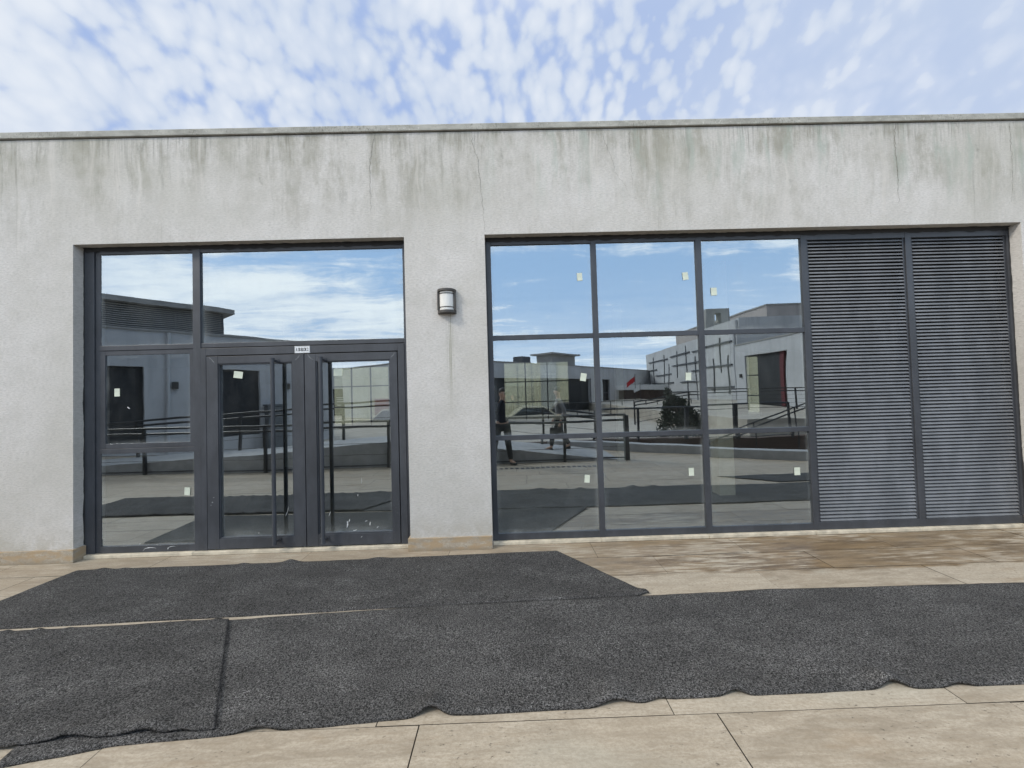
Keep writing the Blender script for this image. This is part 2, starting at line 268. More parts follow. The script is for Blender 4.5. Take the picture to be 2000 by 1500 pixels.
def m_render(name, col):
    m, t, b = mat(name); o = t.obj(); x, y, z = t.xyz(o)
    c = t.mix(t.rng(t.noise(t.map(o, (0.5, 0.5, 0.5)), 1.0, 6, 0.6), 0.35, 0.65), tuple(v * 0.90 for v in col), tuple(v * 1.06 for v in col))
    st = t.m('MULTIPLY', t.rng(t.noise(t.map(o, (2.2, 2.2, 0.16)), 1.2, 6, 0.68), 0.50, 0.70), 0.42)
    c = t.mix(st, c, tuple(v * 0.62 for v in col))
    t.put(b.inputs['Base Color'], c); b.inputs['Roughness'].default_value = 0.9; b.inputs['Specular IOR Level'].default_value = 0.2; return m
MT = dict(
    plaster=m_plaster(), coping=m_coping(), trav=m_travertine(), plinth=m_travertine(True),
    rug=m_mat('coil_mat_grey'), rug2=m_mat('coil_mat_charcoal', 0.86), alu=m_alu(), blade=m_alu('louvre_aluminium', (0.148, 0.152, 0.160)), glass=m_glass(),
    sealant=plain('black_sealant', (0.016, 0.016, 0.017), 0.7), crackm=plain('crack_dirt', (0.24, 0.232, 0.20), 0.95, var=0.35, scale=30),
    joint=plain('joint_dirt', (0.035, 0.03, 0.024), 0.95), sill=plain('cream_sill_stone', (0.55, 0.49, 0.385), 0.6, var=0.22, scale=9, bump=0.2),
    black=plain('black_steel', (0.022, 0.023, 0.025), 0.45), lampm=plain('bronze_lamp_metal', (0.058, 0.053, 0.047), 0.5), opal=plain('opal_plastic', (0.70, 0.685, 0.645), 0.35, var=0.06),
    sticker=plain('paper_sticker', (0.62, 0.66, 0.55), 0.8, var=0.08), signw=plain('sign_enamel', (0.78, 0.79, 0.80), 0.4, var=0.05), ink=plain('sign_ink', (0.012, 0.012, 0.013), 0.6),
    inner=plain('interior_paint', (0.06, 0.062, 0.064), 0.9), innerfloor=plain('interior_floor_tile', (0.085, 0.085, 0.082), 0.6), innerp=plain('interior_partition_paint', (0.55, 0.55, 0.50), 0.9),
    white=m_render('white_render', (0.56, 0.565, 0.57)), grey=m_render('grey_render', (0.40, 0.395, 0.375)), pink=m_render('pinkish_render', (0.46, 0.42, 0.395)),
    slab=plain('roof_slab_concrete', (0.34, 0.335, 0.32), 0.9), dkdoor=plain('dark_door_panel', (0.022, 0.024, 0.026), 0.6), red=plain('dark_red_door', (0.115, 0.020, 0.024), 0.6), dk=plain('dark_trim', (0.062, 0.068, 0.08), 0.6),
    conc=plain('ramp_concrete', (0.36, 0.365, 0.37), 0.9, bump=0.3), paveb=plain('paving_far', (0.41, 0.375, 0.32), 0.8, var=0.14, scale=1.5), brown=plain('brown_cladding', (0.085, 0.055, 0.042), 0.8),
    ground=plain('bare_ground', (0.24, 0.23, 0.19), 0.95, scale=0.4, var=0.2), hill=plain('hill_scrub', (0.10, 0.125, 0.105), 1.0, scale=0.06, var=0.35), asphalt=plain('asphalt', (0.085, 0.085, 0.087), 0.9),
    cream=plain('cream_render', (0.72, 0.68, 0.52), 0.9, var=0.05, scale=0.8), brick=plain('red_brickwork', (0.30, 0.11, 0.075), 0.9, var=0.3, scale=9),
    leaf=plain('leaf_dark', (0.022, 0.034, 0.017), 0.7, var=0.5, scale=14), bark=plain('bark', (0.10, 0.075, 0.05), 0.9), flagred=plain('flag_red', (0.52, 0.02, 0.03), 0.7), flagw=plain('banner_white', (0.75, 0.76, 0.76), 0.7),
    cabinet=plain('cabinet_grey', (0.16, 0.17, 0.175), 0.6), carw=plain('car_white', (0.70, 0.70, 0.68), 0.25, var=0.03), carg=plain('car_grey', (0.14, 0.13, 0.14), 0.25, var=0.05), carglass=plain('car_window', (0.02, 0.024, 0.028), 0.08), tyre=plain('tyre_rubber', (0.02, 0.02, 0.02), 0.8), rim=plain('wheel_rim', (0.35, 0.35, 0.36), 0.35, 0.6),
    skin=plain('skin', (0.50, 0.32, 0.235), 0.55, var=0.05), jkt=plain('navy_jacket', (0.022, 0.027, 0.042), 0.85, var=0.2, scale=20), trs=plain('black_trousers', (0.016, 0.017, 0.02), 0.85, var=0.2, scale=20), hair=plain('dark_hair', (0.018, 0.014, 0.012), 0.6, var=0.3, scale=40), shoe=plain('black_shoe', (0.015, 0.015, 0.016), 0.5), top2=plain('grey_top', (0.20, 0.195, 0.20), 0.85), eyew=plain('eye_white', (0.7, 0.7, 0.68), 0.3), phone=plain('phone_black', (0.01, 0.01, 0.012), 0.15), scuff=plain('white_paint_scuff', (0.66, 0.68, 0.68), 0.8, var=0.1, scale=60), drain=plain('drain_steel', (0.05, 0.05, 0.05), 0.5))
_e = bpy.data.materials.new('lit_tube'); _e.use_nodes = True; _b = _e.node_tree.nodes['Principled BSDF']
_b.inputs['Emission Color'].default_value = (1, 0.98, 0.95, 1); _b.inputs['Emission Strength'].default_value = 1.6; MT['tube'] = _e


# ------------------------------------------------------------------ helpers
class MB:
    def __init__(s): s.v = []; s.f = []
    def box(s, x0, x1, y0, y1, z0, z1):
        i = len(s.v); s.v += [(x0, y0, z0), (x1, y0, z0), (x1, y1, z0), (x0, y1, z0), (x0, y0, z1), (x1, y0, z1), (x1, y1, z1), (x0, y1, z1)]
        s.f += [tuple(i + k for k in q) for q in ((3, 2, 1, 0), (4, 5, 6, 7), (0, 1, 5, 4), (1, 2, 6, 5), (2, 3, 7, 6), (3, 0, 4, 7))]; return s
    def poly(s, pts): i = len(s.v); s.v += [tuple(p) for p in pts]; s.f.append(tuple(range(i, i + len(pts)))); return s
    def prism(s, prof, fn0, fn1):
        i = len(s.v); n = len(prof); s.v += [fn0(p) for p in prof] + [fn1(p) for p in prof]
        s.f += [tuple(i + k for k in range(n))[::-1], tuple(i + n + k for k in range(n))]
        s.f += [(i + k, i + (k + 1) % n, i + n + (k + 1) % n, i + n + k) for k in range(n)]; return s
    def bar(s, a, b, r, seg=8, r2=None, cap=True):
        a = Vector(a); b = Vector(b); d = (b - a).normalized(); u = d.orthogonal().normalized(); v = d.cross(u); i = len(s.v); r2 = r if r2 is None else r2
        for p, rr in ((a, r), (b, r2)):
            for k in range(seg): an = 2 * math.pi * k / seg; s.v.append(tuple(p + u * math.cos(an) * rr + v * math.sin(an) * rr))
        s.f += [(i + k, i + (k + 1) % seg, i + seg + (k + 1) % seg, i + seg + k) for k in range(seg)]
        if cap: s.f += [tuple(i + k for k in range(seg))[::-1], tuple(i + seg + k for k in range(seg))]
        return s
    def beam(s, a, b, wx, wz):
        a = Vector(a); b = Vector(b); d = (b - a).normalized(); u = d.cross(Vector((0, 0, 1)))
        u = Vector((1, 0, 0)) if u.length < 1e-4 else u.normalized(); v = u.cross(d); i = len(s.v)
        for p in (a, b): s.v += [tuple(p + u * sx * wx / 2 + v * sz * wz / 2) for sx, sz in ((-1, -1), (1, -1), (1, 1), (-1, 1))]
        s.f += [tuple(i + k for k in q) for q in ((3, 2, 1, 0), (4, 5, 6, 7), (0, 1, 5, 4), (1, 2, 6, 5), (2, 3, 7, 6), (3, 0, 4, 7))]; return s
    def build(s, name, m, parent=None, smooth=False, bevel=0.0):
        me = bpy.data.meshes.new(name); me.from_pydata(s.v, [], s.f); me.update()
        bm = bmesh.new(); bm.from_mesh(me); bmesh.ops.recalc_face_normals(bm, faces=bm.faces[:])
        if bevel: bmesh.ops.bevel(bm, geom=[e for e in bm.edges if len(e.link_faces) == 2 and e.calc_face_angle(0) > 0.6], offset=bevel, segments=2, affect='EDGES', profile=0.5)
        bm.to_mesh(me); bm.free()
        if smooth:
            for p in me.polygons: p.use_smooth = True
        return link(name, me, m, parent)
def link(name, me, m, parent=None):
    o = bpy.data.objects.new(name, me)
    if m is not None:
        me.materials.clear(); me.materials.append(MT[m] if isinstance(m, str) else m)
    COL.objects.link(o)
    if parent is not None: o.parent = parent
    return o
def tag(o, label=None, cat=None, group=None, kind=None):
    if label: o['label'] = label
    if cat: o['category'] = cat
    if group: o['group'] = group
    if kind: o['kind'] = kind
    return o
def thing(name, label, cat, loc=(0, 0, 0), rz=0.0, group=None):
    o = bpy.data.objects.new(name, None); COL.objects.link(o); o.location = loc; o.rotation_euler = (0, 0, rz); o.empty_display_size = 0.2
    return tag(o, label, cat, group)
def copy_tree(o, parent=None):
    c = o.copy(); COL.objects.link(c); c.parent = parent
    for ch in [k for k in bpy.data.objects if k.parent == o]: copy_tree(ch, c)
    return c
def wall_grid(mb, x0, x1, z0, z1, ops, yf, yb):
    """a wall of one skin with real openings: front at yf, back at yb, reveals inside the openings"""
    xs = sorted({x0, x1, *[v for o in ops for v in o[:2]]}); zs = sorted({z0, z1, *[v for o in ops for v in o[2:]]})
    solid = lambda i, k: 0 <= i < len(xs) - 1 and 0 <= k < len(zs) - 1 and not any(o[0] <= (xs[i] + xs[i + 1]) / 2 <= o[1] and o[2] <= (zs[k] + zs[k + 1]) / 2 <= o[3] for o in ops)
    idx = {}
    def vid(i, y, k):
        key = (i, y, k)
        if key not in idx: idx[key] = len(mb.v); mb.v.append((xs[i], y, zs[k]))
        return idx[key]
    for i in range(len(xs) - 1):
        for k in range(len(zs) - 1):
            if not solid(i, k): continue
            mb.f.append((vid(i, yf, k), vid(i + 1, yf, k), vid(i + 1, yf, k + 1), vid(i, yf, k + 1)))
            mb.f.append((vid(i, yb, k + 1), vid(i + 1, yb, k + 1), vid(i + 1, yb, k), vid(i, yb, k)))
            for di, dk, e in ((-1, 0, ((i, k), (i, k + 1))), (1, 0, ((i + 1, k), (i + 1, k + 1))), (0, -1, ((i, k), (i + 1, k))), (0, 1, ((i, k + 1), (i + 1, k + 1)))):
                if not solid(i + di, k + dk):
                    (a, b), (c, d) = e; mb.f.append((vid(a, yf, b), vid(a, yb, b), vid(c, yb, d), vid(c, yf, d)))
    return mb
rnd = random.Random(7); rslat = random.Random(31)

# ------------------------------------------------------------------ ground
gm = MB(); gm.poly([(-900, -900, -0.75), (900, -900, -0.75), (900, 900, -0.75), (-900, 900, -0.75)])
tag(gm.build('ground', 'ground'), kind='structure')
KA, KB = Vector((2.15, -6.0, 0)), Vector((9.0, -2.4, 0)); KD = (KB - KA).normalized(); KN = Vector((KD.y, -KD.x, 0))
def clipped(mb, name, m, parent=None):
    o = mb.build(name, m, parent); bm = bmesh.new(); bm.from_mesh(o.data)
    bmesh.ops.bisect_plane(bm, geom=bm.verts[:] + bm.edges[:] + bm.faces[:], plane_co=KA, plane_no=KN, clear_outer=True)
    bm.to_mesh(o.data); bm.free(); return o
bed = MB(); bed.poly([(-26, -7.7, -0.006), (26, -7.7, -0.006), (26, 0.2, -0.006), (-26, 0.2, -0.006)])
tag(clipped(bed, 'paving_bed', 'joint'), kind='structure')
# travertine slabs in running rows; joints measured in the photograph
pv = MB(); rows = [0.05 - 0.36 * k for k in range(0, 22)]
fixed = {0: 0.825 - 0.0, 1: 1.35, 2: 2.11, 3: 0.4, 4: 1.1, 5: 0.775, 6: 0.985, 7: 0.3}
for k in range(len(rows) - 1):
    y1, y0 = rows[k] + (0.022 if k == 0 else 0), rows[k + 1]; L = 1.46; ph = fixed.get(k, rnd.random() * L); wide = 0.0042 if k < 3 else 0.0075
    x = ph - L * 18
    while x < 20:
        g0 = wide * rnd.uniform(0.5, 1.1); gy = rnd.choice((0.0015, 0.0025, 0.004)); dzv = rnd.uniform(-0.0012, 0.0012)
        pv.poly([(x + g0 / 2, y0 + gy, dzv), (x + L - g0 / 2, y0 + gy, dzv), (x + L - g0 / 2, y1 - gy, dzv), (x + g0 / 2, y1 - gy, dzv)]); x += L
tag(clipped(pv, 'paving', 'trav'), kind='structure')
up = MB(); up.poly([(-60, -70, -0.3), (8.5, -70, -0.3), (8.5, -7.9, -0.3), (-60, -7.9, -0.3)])
tag(up.build('lower_court_paving', 'paveb'), kind='structure')
up = MB(); up.box(8.5, 60, -70, -9.2, -0.74, 0.38)
tag(up.build('terrace', 'paveb'), kind='structure')

# ------------------------------------------------------------------ the building
bld = thing('building', 'low grey plastered building with a glazed entrance, nine-pane window and two louvre panels', 'building', (0, 0, 0))
XL, XR, YB = -20.0, 20.0, 16.6
DX0, DX1, WX0, WX1, OH = -4.486, -1.044, -0.196, 5.572, 3.28
wl = MB(); wall_grid(wl, XL, XR, -0.7, 4.395, [(DX0, DX1, -0.03, OH), (WX0, WX1, -0.03, 3.286)], 0.0, 0.27)
wall = wl.build('wall', 'plaster', bld)
cp = MB(); cp.box(XL - 0.02, XR + 0.02, -0.022, 0.32, 4.405, 4.470)
cop = cp.build('coping', 'coping', bld, bevel=0.005)
MB().box(XL, XR, 0.004, 0.30, 4.395, 4.4045).build('coping_joint', 'sealant', bld)
# skirting of travertine pieces: front faces and returns into the reveals
def skirt(x0, x1, left_ret, right_ret):
    s = MB(); n = max(1, round((x1 - x0) / 1.2)); e0 = 0.022 if left_ret else 0; e1 = 0.022 if right_ret else 0
    xs = [x0 - e0 + (x1 + e1 - x0 + e0) * i / n for i in range(n + 1)]
    for a, b in zip(xs, xs[1:]): s.box(a + 0.001, b - 0.001, -0.022, -0.001, 0.0, 0.135)
    if right_ret: s.box(x1 + 0.001, x1 + 0.022, 0.0, 0.102, 0.0, 0.135)
    if left_ret: s.box(x0 - 0.022, x0 - 0.001, 0.0, 0.102, 0.0, 0.135)
    return s.build('skirting', 'plinth', bld, bevel=0.003)
skirt(XL, DX0, False, True); skirt(DX1, WX0, True, False); skirt(WX1, XR, True, False)
for a, b in ((DX0 + 0.024, DX1 - 0.024), (WX0 + 0.002, WX1 - 0.024)):
    s = MB(); n = 3 if b - a < 4 else 5; xs = [a + (b - a) * i / n for i in range(n + 1)]
    for p, q in zip(xs, xs[1:]): s.box(p + 0.001, q - 0.001, 0.068, 0.24, 0.0, 0.036)
    s.build('sill', 'sill', bld, bevel=0.005)
# cracks in the plaster
CR = [[[1.08, 4.395], [1.108, 4.267], [1.184, 4.071], [1.206, 3.932], [1.258, 3.859], [1.316, 3.78], [1.34, 3.691]], [[-0.303, 4.39], [-0.291, 4.24], [-0.246, 4.09], [-0.229, 3.908], [-0.218, 3.715], [-0.201, 3.522], [-0.184, 3.29]], [[-1.329, 4.388], [-1.364, 4.235], [-1.389, 4.07], [-1.39, 3.741], [-1.383, 3.522]], [[4.273, 4.39], [4.246, 4.315], [4.248, 4.146], [4.257, 3.894], [4.258, 3.504]], [[1.388, 4.39], [1.375, 4.206], [1.385, 4.011], [1.40, 3.72]], [[5.518, 4.374], [5.512, 4.176], [5.518, 3.811], [5.48, 3.477]]]
CW = [0.0040, 0.0052, 0.006, 0.009, 0.0035, 0.005]
for c, wd in zip(CR, CW):
    pts = []
    for a, b in zip(c, c[1:]):
        n = max(2, int((Vector(b) - Vector(a)).length / 0.025))
        for i in range(n): t_ = i / n; pts.append((a[0] + (b[0] - a[0]) * t_ + rnd.gauss(0, 0.005), a[1] + (b[1] - a[1]) * t_))
    s = MB(); N = len(pts)
    for i in range(N - 1):
        wa = wd * (1 - 0.75 * i / N) * rnd.uniform(0.55, 1.2) / 2; wb = wa
        s.poly([(pts[i][0] - wa, -0.002, pts[i][1]), (pts[i][0] + wa, -0.002, pts[i][1]), (pts[i + 1][0] + wb, -0.002, pts[i + 1][1]), (pts[i + 1][0] - wb, -0.002, pts[i + 1][1])])
    s.build('crack', 'crackm', bld)
# roof, ceiling, floor, inside walls
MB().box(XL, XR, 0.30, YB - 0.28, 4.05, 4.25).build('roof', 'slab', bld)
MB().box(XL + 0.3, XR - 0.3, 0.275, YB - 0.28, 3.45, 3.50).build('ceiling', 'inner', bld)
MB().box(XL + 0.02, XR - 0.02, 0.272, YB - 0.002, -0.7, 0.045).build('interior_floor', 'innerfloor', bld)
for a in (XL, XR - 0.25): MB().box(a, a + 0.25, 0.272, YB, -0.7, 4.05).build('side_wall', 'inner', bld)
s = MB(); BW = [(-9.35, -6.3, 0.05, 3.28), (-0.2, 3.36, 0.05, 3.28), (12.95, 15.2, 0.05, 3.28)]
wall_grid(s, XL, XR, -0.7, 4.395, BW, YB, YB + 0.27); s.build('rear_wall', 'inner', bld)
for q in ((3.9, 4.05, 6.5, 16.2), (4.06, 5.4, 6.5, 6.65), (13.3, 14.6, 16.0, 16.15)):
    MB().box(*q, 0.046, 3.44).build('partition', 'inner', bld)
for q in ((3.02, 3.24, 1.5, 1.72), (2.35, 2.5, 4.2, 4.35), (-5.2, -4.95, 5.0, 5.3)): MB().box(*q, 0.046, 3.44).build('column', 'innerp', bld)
for (a, b, c, d) in BW:
    s = MB(); s.box(a, a + 0.06, YB + 0.03, YB + 0.09, c, d); s.box(b - 0.06, b, YB + 0.03, YB + 0.09, c, d)
    for z in (c, 1.09, 2.18, d - 0.06): s.box(a + 0.06, b - 0.06, YB + 0.033, YB + 0.087, z, z + 0.055)
    for i in (1, 2): x = a + (b - a) * i / 3; s.box(x - 0.03, x + 0.03, YB + 0.03, YB + 0.09, c + 0.056, d - 0.062)
    fo = s.build('window', 'alu', bld)
    MB().poly([(a, YB + 0.06, c), (b, YB + 0.06, c), (b, YB + 0.06, d), (a, YB + 0.06, d)]).build('pane', 'glass', fo)

# --- big window
FY, FB, GY = 0.105, 0.171, 0.124
win = MB()
VX = [(-0.196, -0.141), (0.958, 1.018), (2.118, 2.182), (3.290, 3.354), (4.462, 4.526), (5.604, 5.572)]
for a, b in VX: win.box(a, b, FY, FB, 0.038, 3.284)
for (a, b) in zip(VX[:3], VX[1:4]):
    for z0, z1 in ((0.0385, 0.092), (1.092, 1.143), (2.182, 2.234), (3.228, 3.2835)): win.box(a[1], b[0], FY + 0.002, FB - 0.002, z0, z1)
for (a, b) in zip(VX[3:5], VX[4:6]):
    for z0, z1 in ((0.0385, 0.105), (3.205, 3.2835)): win.box(a[1], b[0], FY + 0.002, FB - 0.002, z0, z1)
    win.box(a[1], a[1] + 0.022, FY + 0.012, FB - 0.004, 0.105, 3.205); win.box(b[0] - 0.022, b[0], FY + 0.012, FB - 0.004, 0.105, 3.205)
wo = win.build('window', 'alu', bld, bevel=0.0025)
def pane(parent, x0, x1, z0, z1, y=GY):
    # a touch of tilt from pane to pane, as set glass has
    tx, tz = rnd.gauss(0, 0.0016), rnd.gauss(0, 0.0016); xc, zc = (x0 + x1) / 2, (z0 + z1) / 2
    q = lambda x, z: (x, y + tx * (x - xc) + tz * (z - zc), z)
    return MB().poly([q(x0, z0), q(x1, z0), q(x1, z1), q(x0, z1)]).build('pane', 'glass', parent)
for a, b in zip(VX[:3], VX[1:4]):
    for z0, z1 in ((0.09, 1.094), (1.141, 2.184), (2.232, 3.23)): pane(wo, a[1] - 0.002, b[0] + 0.002, z0, z1)
# --- louvres
for a, b in ((VX[3][1] + 0.023, VX[4][0] - 0.023), (VX[4][1] + 0.023, VX[5][0] - 0.023)):
    s = MB(); n = 82; p = 3.10 / n
    for i in range(n):
        z = 0.105 + p * i
        prof = [(y_ - 0.044, z + q_) for y_, q_ in ((0.158, 0.004), (0.1585, 0.0075), (0.166, 0.020), (0.178, 0.029), (0.196, 0.0335), (0.196, 0.0315), (0.180, 0.0265), (0.169, 0.0175), (0.1605, 0.003))]
        j0, j1 = rslat.gauss(0, 0.0009), rslat.gauss(0, 0.0009)
        s.prism(prof, lambda q: (a, q[0], q[1] + j0), lambda q: (b, q[0], q[1] + j1))
    lo_ = s.build('louvre_panel', 'blade', bld)
    MB().box(a, b, 0.181, 0.191, 0.1, 3.21).build('backing', 'sealant', lo_)

# --- entrance: fixed frame, side lights and the two door leaves
ef = MB()
ef.box(DX0, -4.428, FY, FB, 0.038, 3.278); ef.box(-4.4275, -4.372, FY + 0.014, FB - 0.001, 0.038, 3.2775); ef.box(-3.373, -3.293, FY - 0.004, FB, 0.038, 3.278); ef.box(-1.106, DX1, FY, FB, 0.038, 3.278)
for z0, z1 in ((3.226, 3.2775), (2.182, 2.234), (1.075, 1.128), (0.0385, 0.092)): ef.box(-4.372, -3.373, FY + 0.002, FB - 0.002, z0, z1)
for z0, z1 in ((3.226, 3.2775), (2.186, 2.234)): ef.box(-3.293, -1.106, FY + 0.002, FB - 0.002, z0, z1)
ef.box(-3.293, -3.236, FY - 0.006, FB - 0.004, 0.0385, 2.178); ef.box(-1.178, -1.106, FY - 0.006, FB - 0.004, 0.0385, 2.178)
ef.box(-3.236, -1.178, FY - 0.006, FB - 0.004, 2.098, 2.178)
eo = ef.build('entrance_frame', 'alu', bld, bevel=0.0025)
vs = MB(); z0, z1, x0, x1 = 1.130, 2.180, -4.370, -3.375
vs.box(x0, x0 + 0.05, FY + 0.008, FB - 0.012, z0, z1); vs.box(x1 - 0.045, x1, FY + 0.008, FB - 0.012, z0, z1); vs.box(x0 + 0.05, x1 - 0.045, FY + 0.009, FB - 0.013, z0, z0 + 0.05); vs.box(x0 + 0.05, x1 - 0.045, FY + 0.009, FB - 0.013, z1 - 0.05, z1)
vso = vs.build('vent_sash', 'alu', eo, bevel=0.002)
for x0, x1, z0, z1 in ((-4.374, -3.371, 2.232, 3.228), (-3.295, -1.104, 2.232, 3.228), (-4.374, -3.371, 0.09, 1.077)): pane(eo, x0, x1, z0, z1)
pane(eo, -4.322, -3.418, 1.178, 2.132)
def door(x0, x1, gx0, gx1, gz0, gz1, hx):
    s = MB(); y0, y1 = FY - 0.010, FB - 0.01; zt, zb = 2.088, 0.048
    s.box(x0, gx0, y0, y1, zb, zt); s.box(gx1, x1, y0, y1, zb, zt); s.box(gx0, gx1, y0 + 0.0015, y1 - 0.0015, zb, gz0); s.box(gx0, gx1, y0 + 0.0015, y1 - 0.0015, gz1, zt)
    # glazing beads
    s.box(gx0, gx0 + 0.012, y0 + 0.009, y1 - 0.009, gz0, gz1); s.box(gx1 - 0.012, gx1, y0 + 0.009, y1 - 0.009, gz0, gz1); s.box(gx0 + 0.012, gx1 - 0.012, y0 + 0.009, y1 - 0.009, gz0, gz0 + 0.012); s.box(gx0 + 0.012, gx1 - 0.012, y0 + 0.009, y1 - 0.009, gz1 - 0.012, gz1)
    d = s.build('door', 'alu', bld, bevel=0.002)
    pane(d, gx0 + 0.010, gx1 - 0.010, gz0 + 0.010, gz1 - 0.010, GY + 0.004)
    h = MB(); hy = y0 - 0.075; h.bar((hx, hy, 0.085), (hx, hy, 2.045), 0.0205, 14)
    h.bar((hx, hy, 0.083), (hx, hy, 0.095), 0.024, 14); h.bar((hx, hy, 2.035), (hx, hy, 2.047), 0.024, 14)
    for z in (0.115, 2.02): h.bar((hx, hy + 0.02, z), (hx, y0 + 0.002, z), 0.014, 10)
    for z in (0.115, 2.02): h.bar((hx, y0 - 0.006, z), (hx, y0 + 0.001, z), 0.028, 12)
    h.build('handle', 'alu', d, smooth=False)
    return d
d1 = door(-3.229, -2.188, -3.108, -2.314, 0.138, 2.008, -2.478)
d2 = door(-2.180, -1.186, -2.062, -1.262, 0.150, 2.006, -1.972)
# mitre scratches at the corners of the leaves and white scuffs low down
def scuffs(parent, pieces, y):
    for (x, z, ln, wd, an) in pieces:
        s = MB(); n = 7; ln *= 0.7; wd *= 0.55; ca, sa = math.cos(an), math.sin(an); bend = rnd.uniform(-0.12, 0.12) * ln; pts = []
        for i in range(n + 1):
            t_ = i / n; u = (t_ - 0.5) * ln; v = bend * (t_ - 0.5) ** 2 * 4; hw = wd / 2 * math.sin(math.pi * (0.08 + 0.84 * t_)) * rnd.uniform(0.5, 1.2)
            pts.append((u, v, hw))
        for (u0, v0, h0), (u1, v1, h1) in zip(pts, pts[1:]):
            q = lambda u, v: (x + u * ca - v * sa, y, z + u * sa + v * ca)
            s.poly([q(u0, v0 - h0), q(u1, v1 - h1), q(u1, v1 + h1), q(u0, v0 + h0)])
        s.build('paint_scuff', 'scuff', parent)
scuffs(d1, [(-2.40, 0.40, 0.16, 0.008, 1.25), (-2.53, 0.27, 0.012, 0.012, 0), (-2.93, 1.89, 0.014, 0.014, 0), (-2.71, 0.18, 0.02, 0.01, 0.3)], GY + 0.0015)
scuffs(d2, [(-1.95, 0.36, 0.08, 0.012, 1.2), (-1.76, 0.24, 0.10, 0.03, 1.5), (-1.74, 0.28, 0.05, 0.02, 1.2), (-1.52, 0.24, 0.06, 0.018, 1.4), (-1.56, 0.27, 0.04, 0.012, 0.2), (-1.68, 0.175, 0.06, 0.012, 0.2), (-1.44, 0.20, 0.04, 0.01, 0.7), (-1.645, 0.55, 0.035, 0.012, 1.5), (-1.60, 0.70, 0.08, 0.008, 1.5)], GY + 0.0015)
scuffs(d1, [(-3.168, 2.05, 0.13, 0.003, -0.8), (-2.25, 2.05, 0.12, 0.003, 0.85), (-3.175, 0.53, 0.02, 0.012, 0), (-3.16, 0.58, 0.012, 0.01, 0), (-3.19, 0.50, 0.012, 0.008, 0.3)], FY - 0.0118)
scuffs(d2, [(-2.12, 2.05, 0.12, 0.003, -0.8), (-1.225, 2.05, 0.11, 0.003, 0.85), (-1.60, 0.115, 0.03, 0.008, 0.7), (-2.02, 0.11, 0.05, 0.005, 0.2)], FY - 0.0118)
scuffs(eo, [(-3.85, 0.07, 0.20, 0.016, 0.05), (-3.62, 0.075, 0.12, 0.010, 0.2), (-3.95, 0.112, 0.03, 0.008, 0.3)], FY - 0.001)
scuffs(eo, [(-4.08, 1.56, 0.05, 0.02, -0.7)], GY - 0.004)
# the frames were first measured a little too deep: bring every piece to its true size at the shallower reveal
KS = (4.0227 + FY) / (4.0227 + 0.149)
def reseat(o):
    for v in o.data.vertices:
        if not any(abs(v.co.x - q) < 0.004 for q in (DX0, DX1, WX0, WX1)): v.co.x *= KS
        if 0.06 < v.co.z < 3.26: v.co.z = 1.6 + (v.co.z - 1.6) * KS
    bm = bmesh.new(); bm.from_mesh(o.data); bmesh.ops.recalc_face_normals(bm, faces=bm.faces[:]); bm.to_mesh(o.data); bm.free()
    for c in bpy.data.objects:
        if c.parent == o: reseat(c)
for o in list(bpy.data.objects):
    if o.parent == bld and o.name.split('.')[0] in ('entrance_frame', 'door', 'louvre_panel'): reseat(o)
reseat(wo)
# ragged sealant where the frames meet the plaster; head strips deepened as painted shade
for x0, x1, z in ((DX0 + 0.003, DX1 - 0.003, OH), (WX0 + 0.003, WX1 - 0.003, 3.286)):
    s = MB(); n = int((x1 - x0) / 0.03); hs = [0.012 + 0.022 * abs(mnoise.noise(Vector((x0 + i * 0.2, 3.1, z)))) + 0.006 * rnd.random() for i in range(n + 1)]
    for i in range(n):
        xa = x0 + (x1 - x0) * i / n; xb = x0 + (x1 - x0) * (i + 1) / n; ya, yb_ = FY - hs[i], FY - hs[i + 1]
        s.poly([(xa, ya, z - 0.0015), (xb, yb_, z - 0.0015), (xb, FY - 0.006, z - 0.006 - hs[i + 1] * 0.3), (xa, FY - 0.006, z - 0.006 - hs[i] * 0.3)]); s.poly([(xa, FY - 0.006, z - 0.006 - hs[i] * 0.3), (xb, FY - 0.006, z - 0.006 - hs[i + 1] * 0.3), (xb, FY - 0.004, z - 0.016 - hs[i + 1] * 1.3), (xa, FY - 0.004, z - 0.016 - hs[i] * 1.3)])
    s.build('sealant', 'sealant', bld)  # head strips: sealant deepened as painted shade
for x, sgn, zt in ((DX0, 1, OH), (DX1, -1, OH), (WX0, 1, 3.286), (WX1, -1, 3.286)):
    s = MB(); n = 90; hs = [0.006 + 0.014 * max(0, mnoise.noise(Vector((x, i * 0.13, 9.0)))) + 0.004 * rnd.random() for i in range(n + 1)]
    for i in range(n):
        za = 0.14 + (zt - 0.16) * i / n; zb = 0.14 + (zt - 0.16) * (i + 1) / n
        s.poly([(x + sgn * 0.0015, FY - hs[i], za), (x + sgn * 0.0015, FY - hs[i + 1], zb), (x + sgn * 0.007, FY - 0.001, zb), (x + sgn * 0.007, FY - 0.001, za)])
    s.build('sealant', 'sealant', bld)

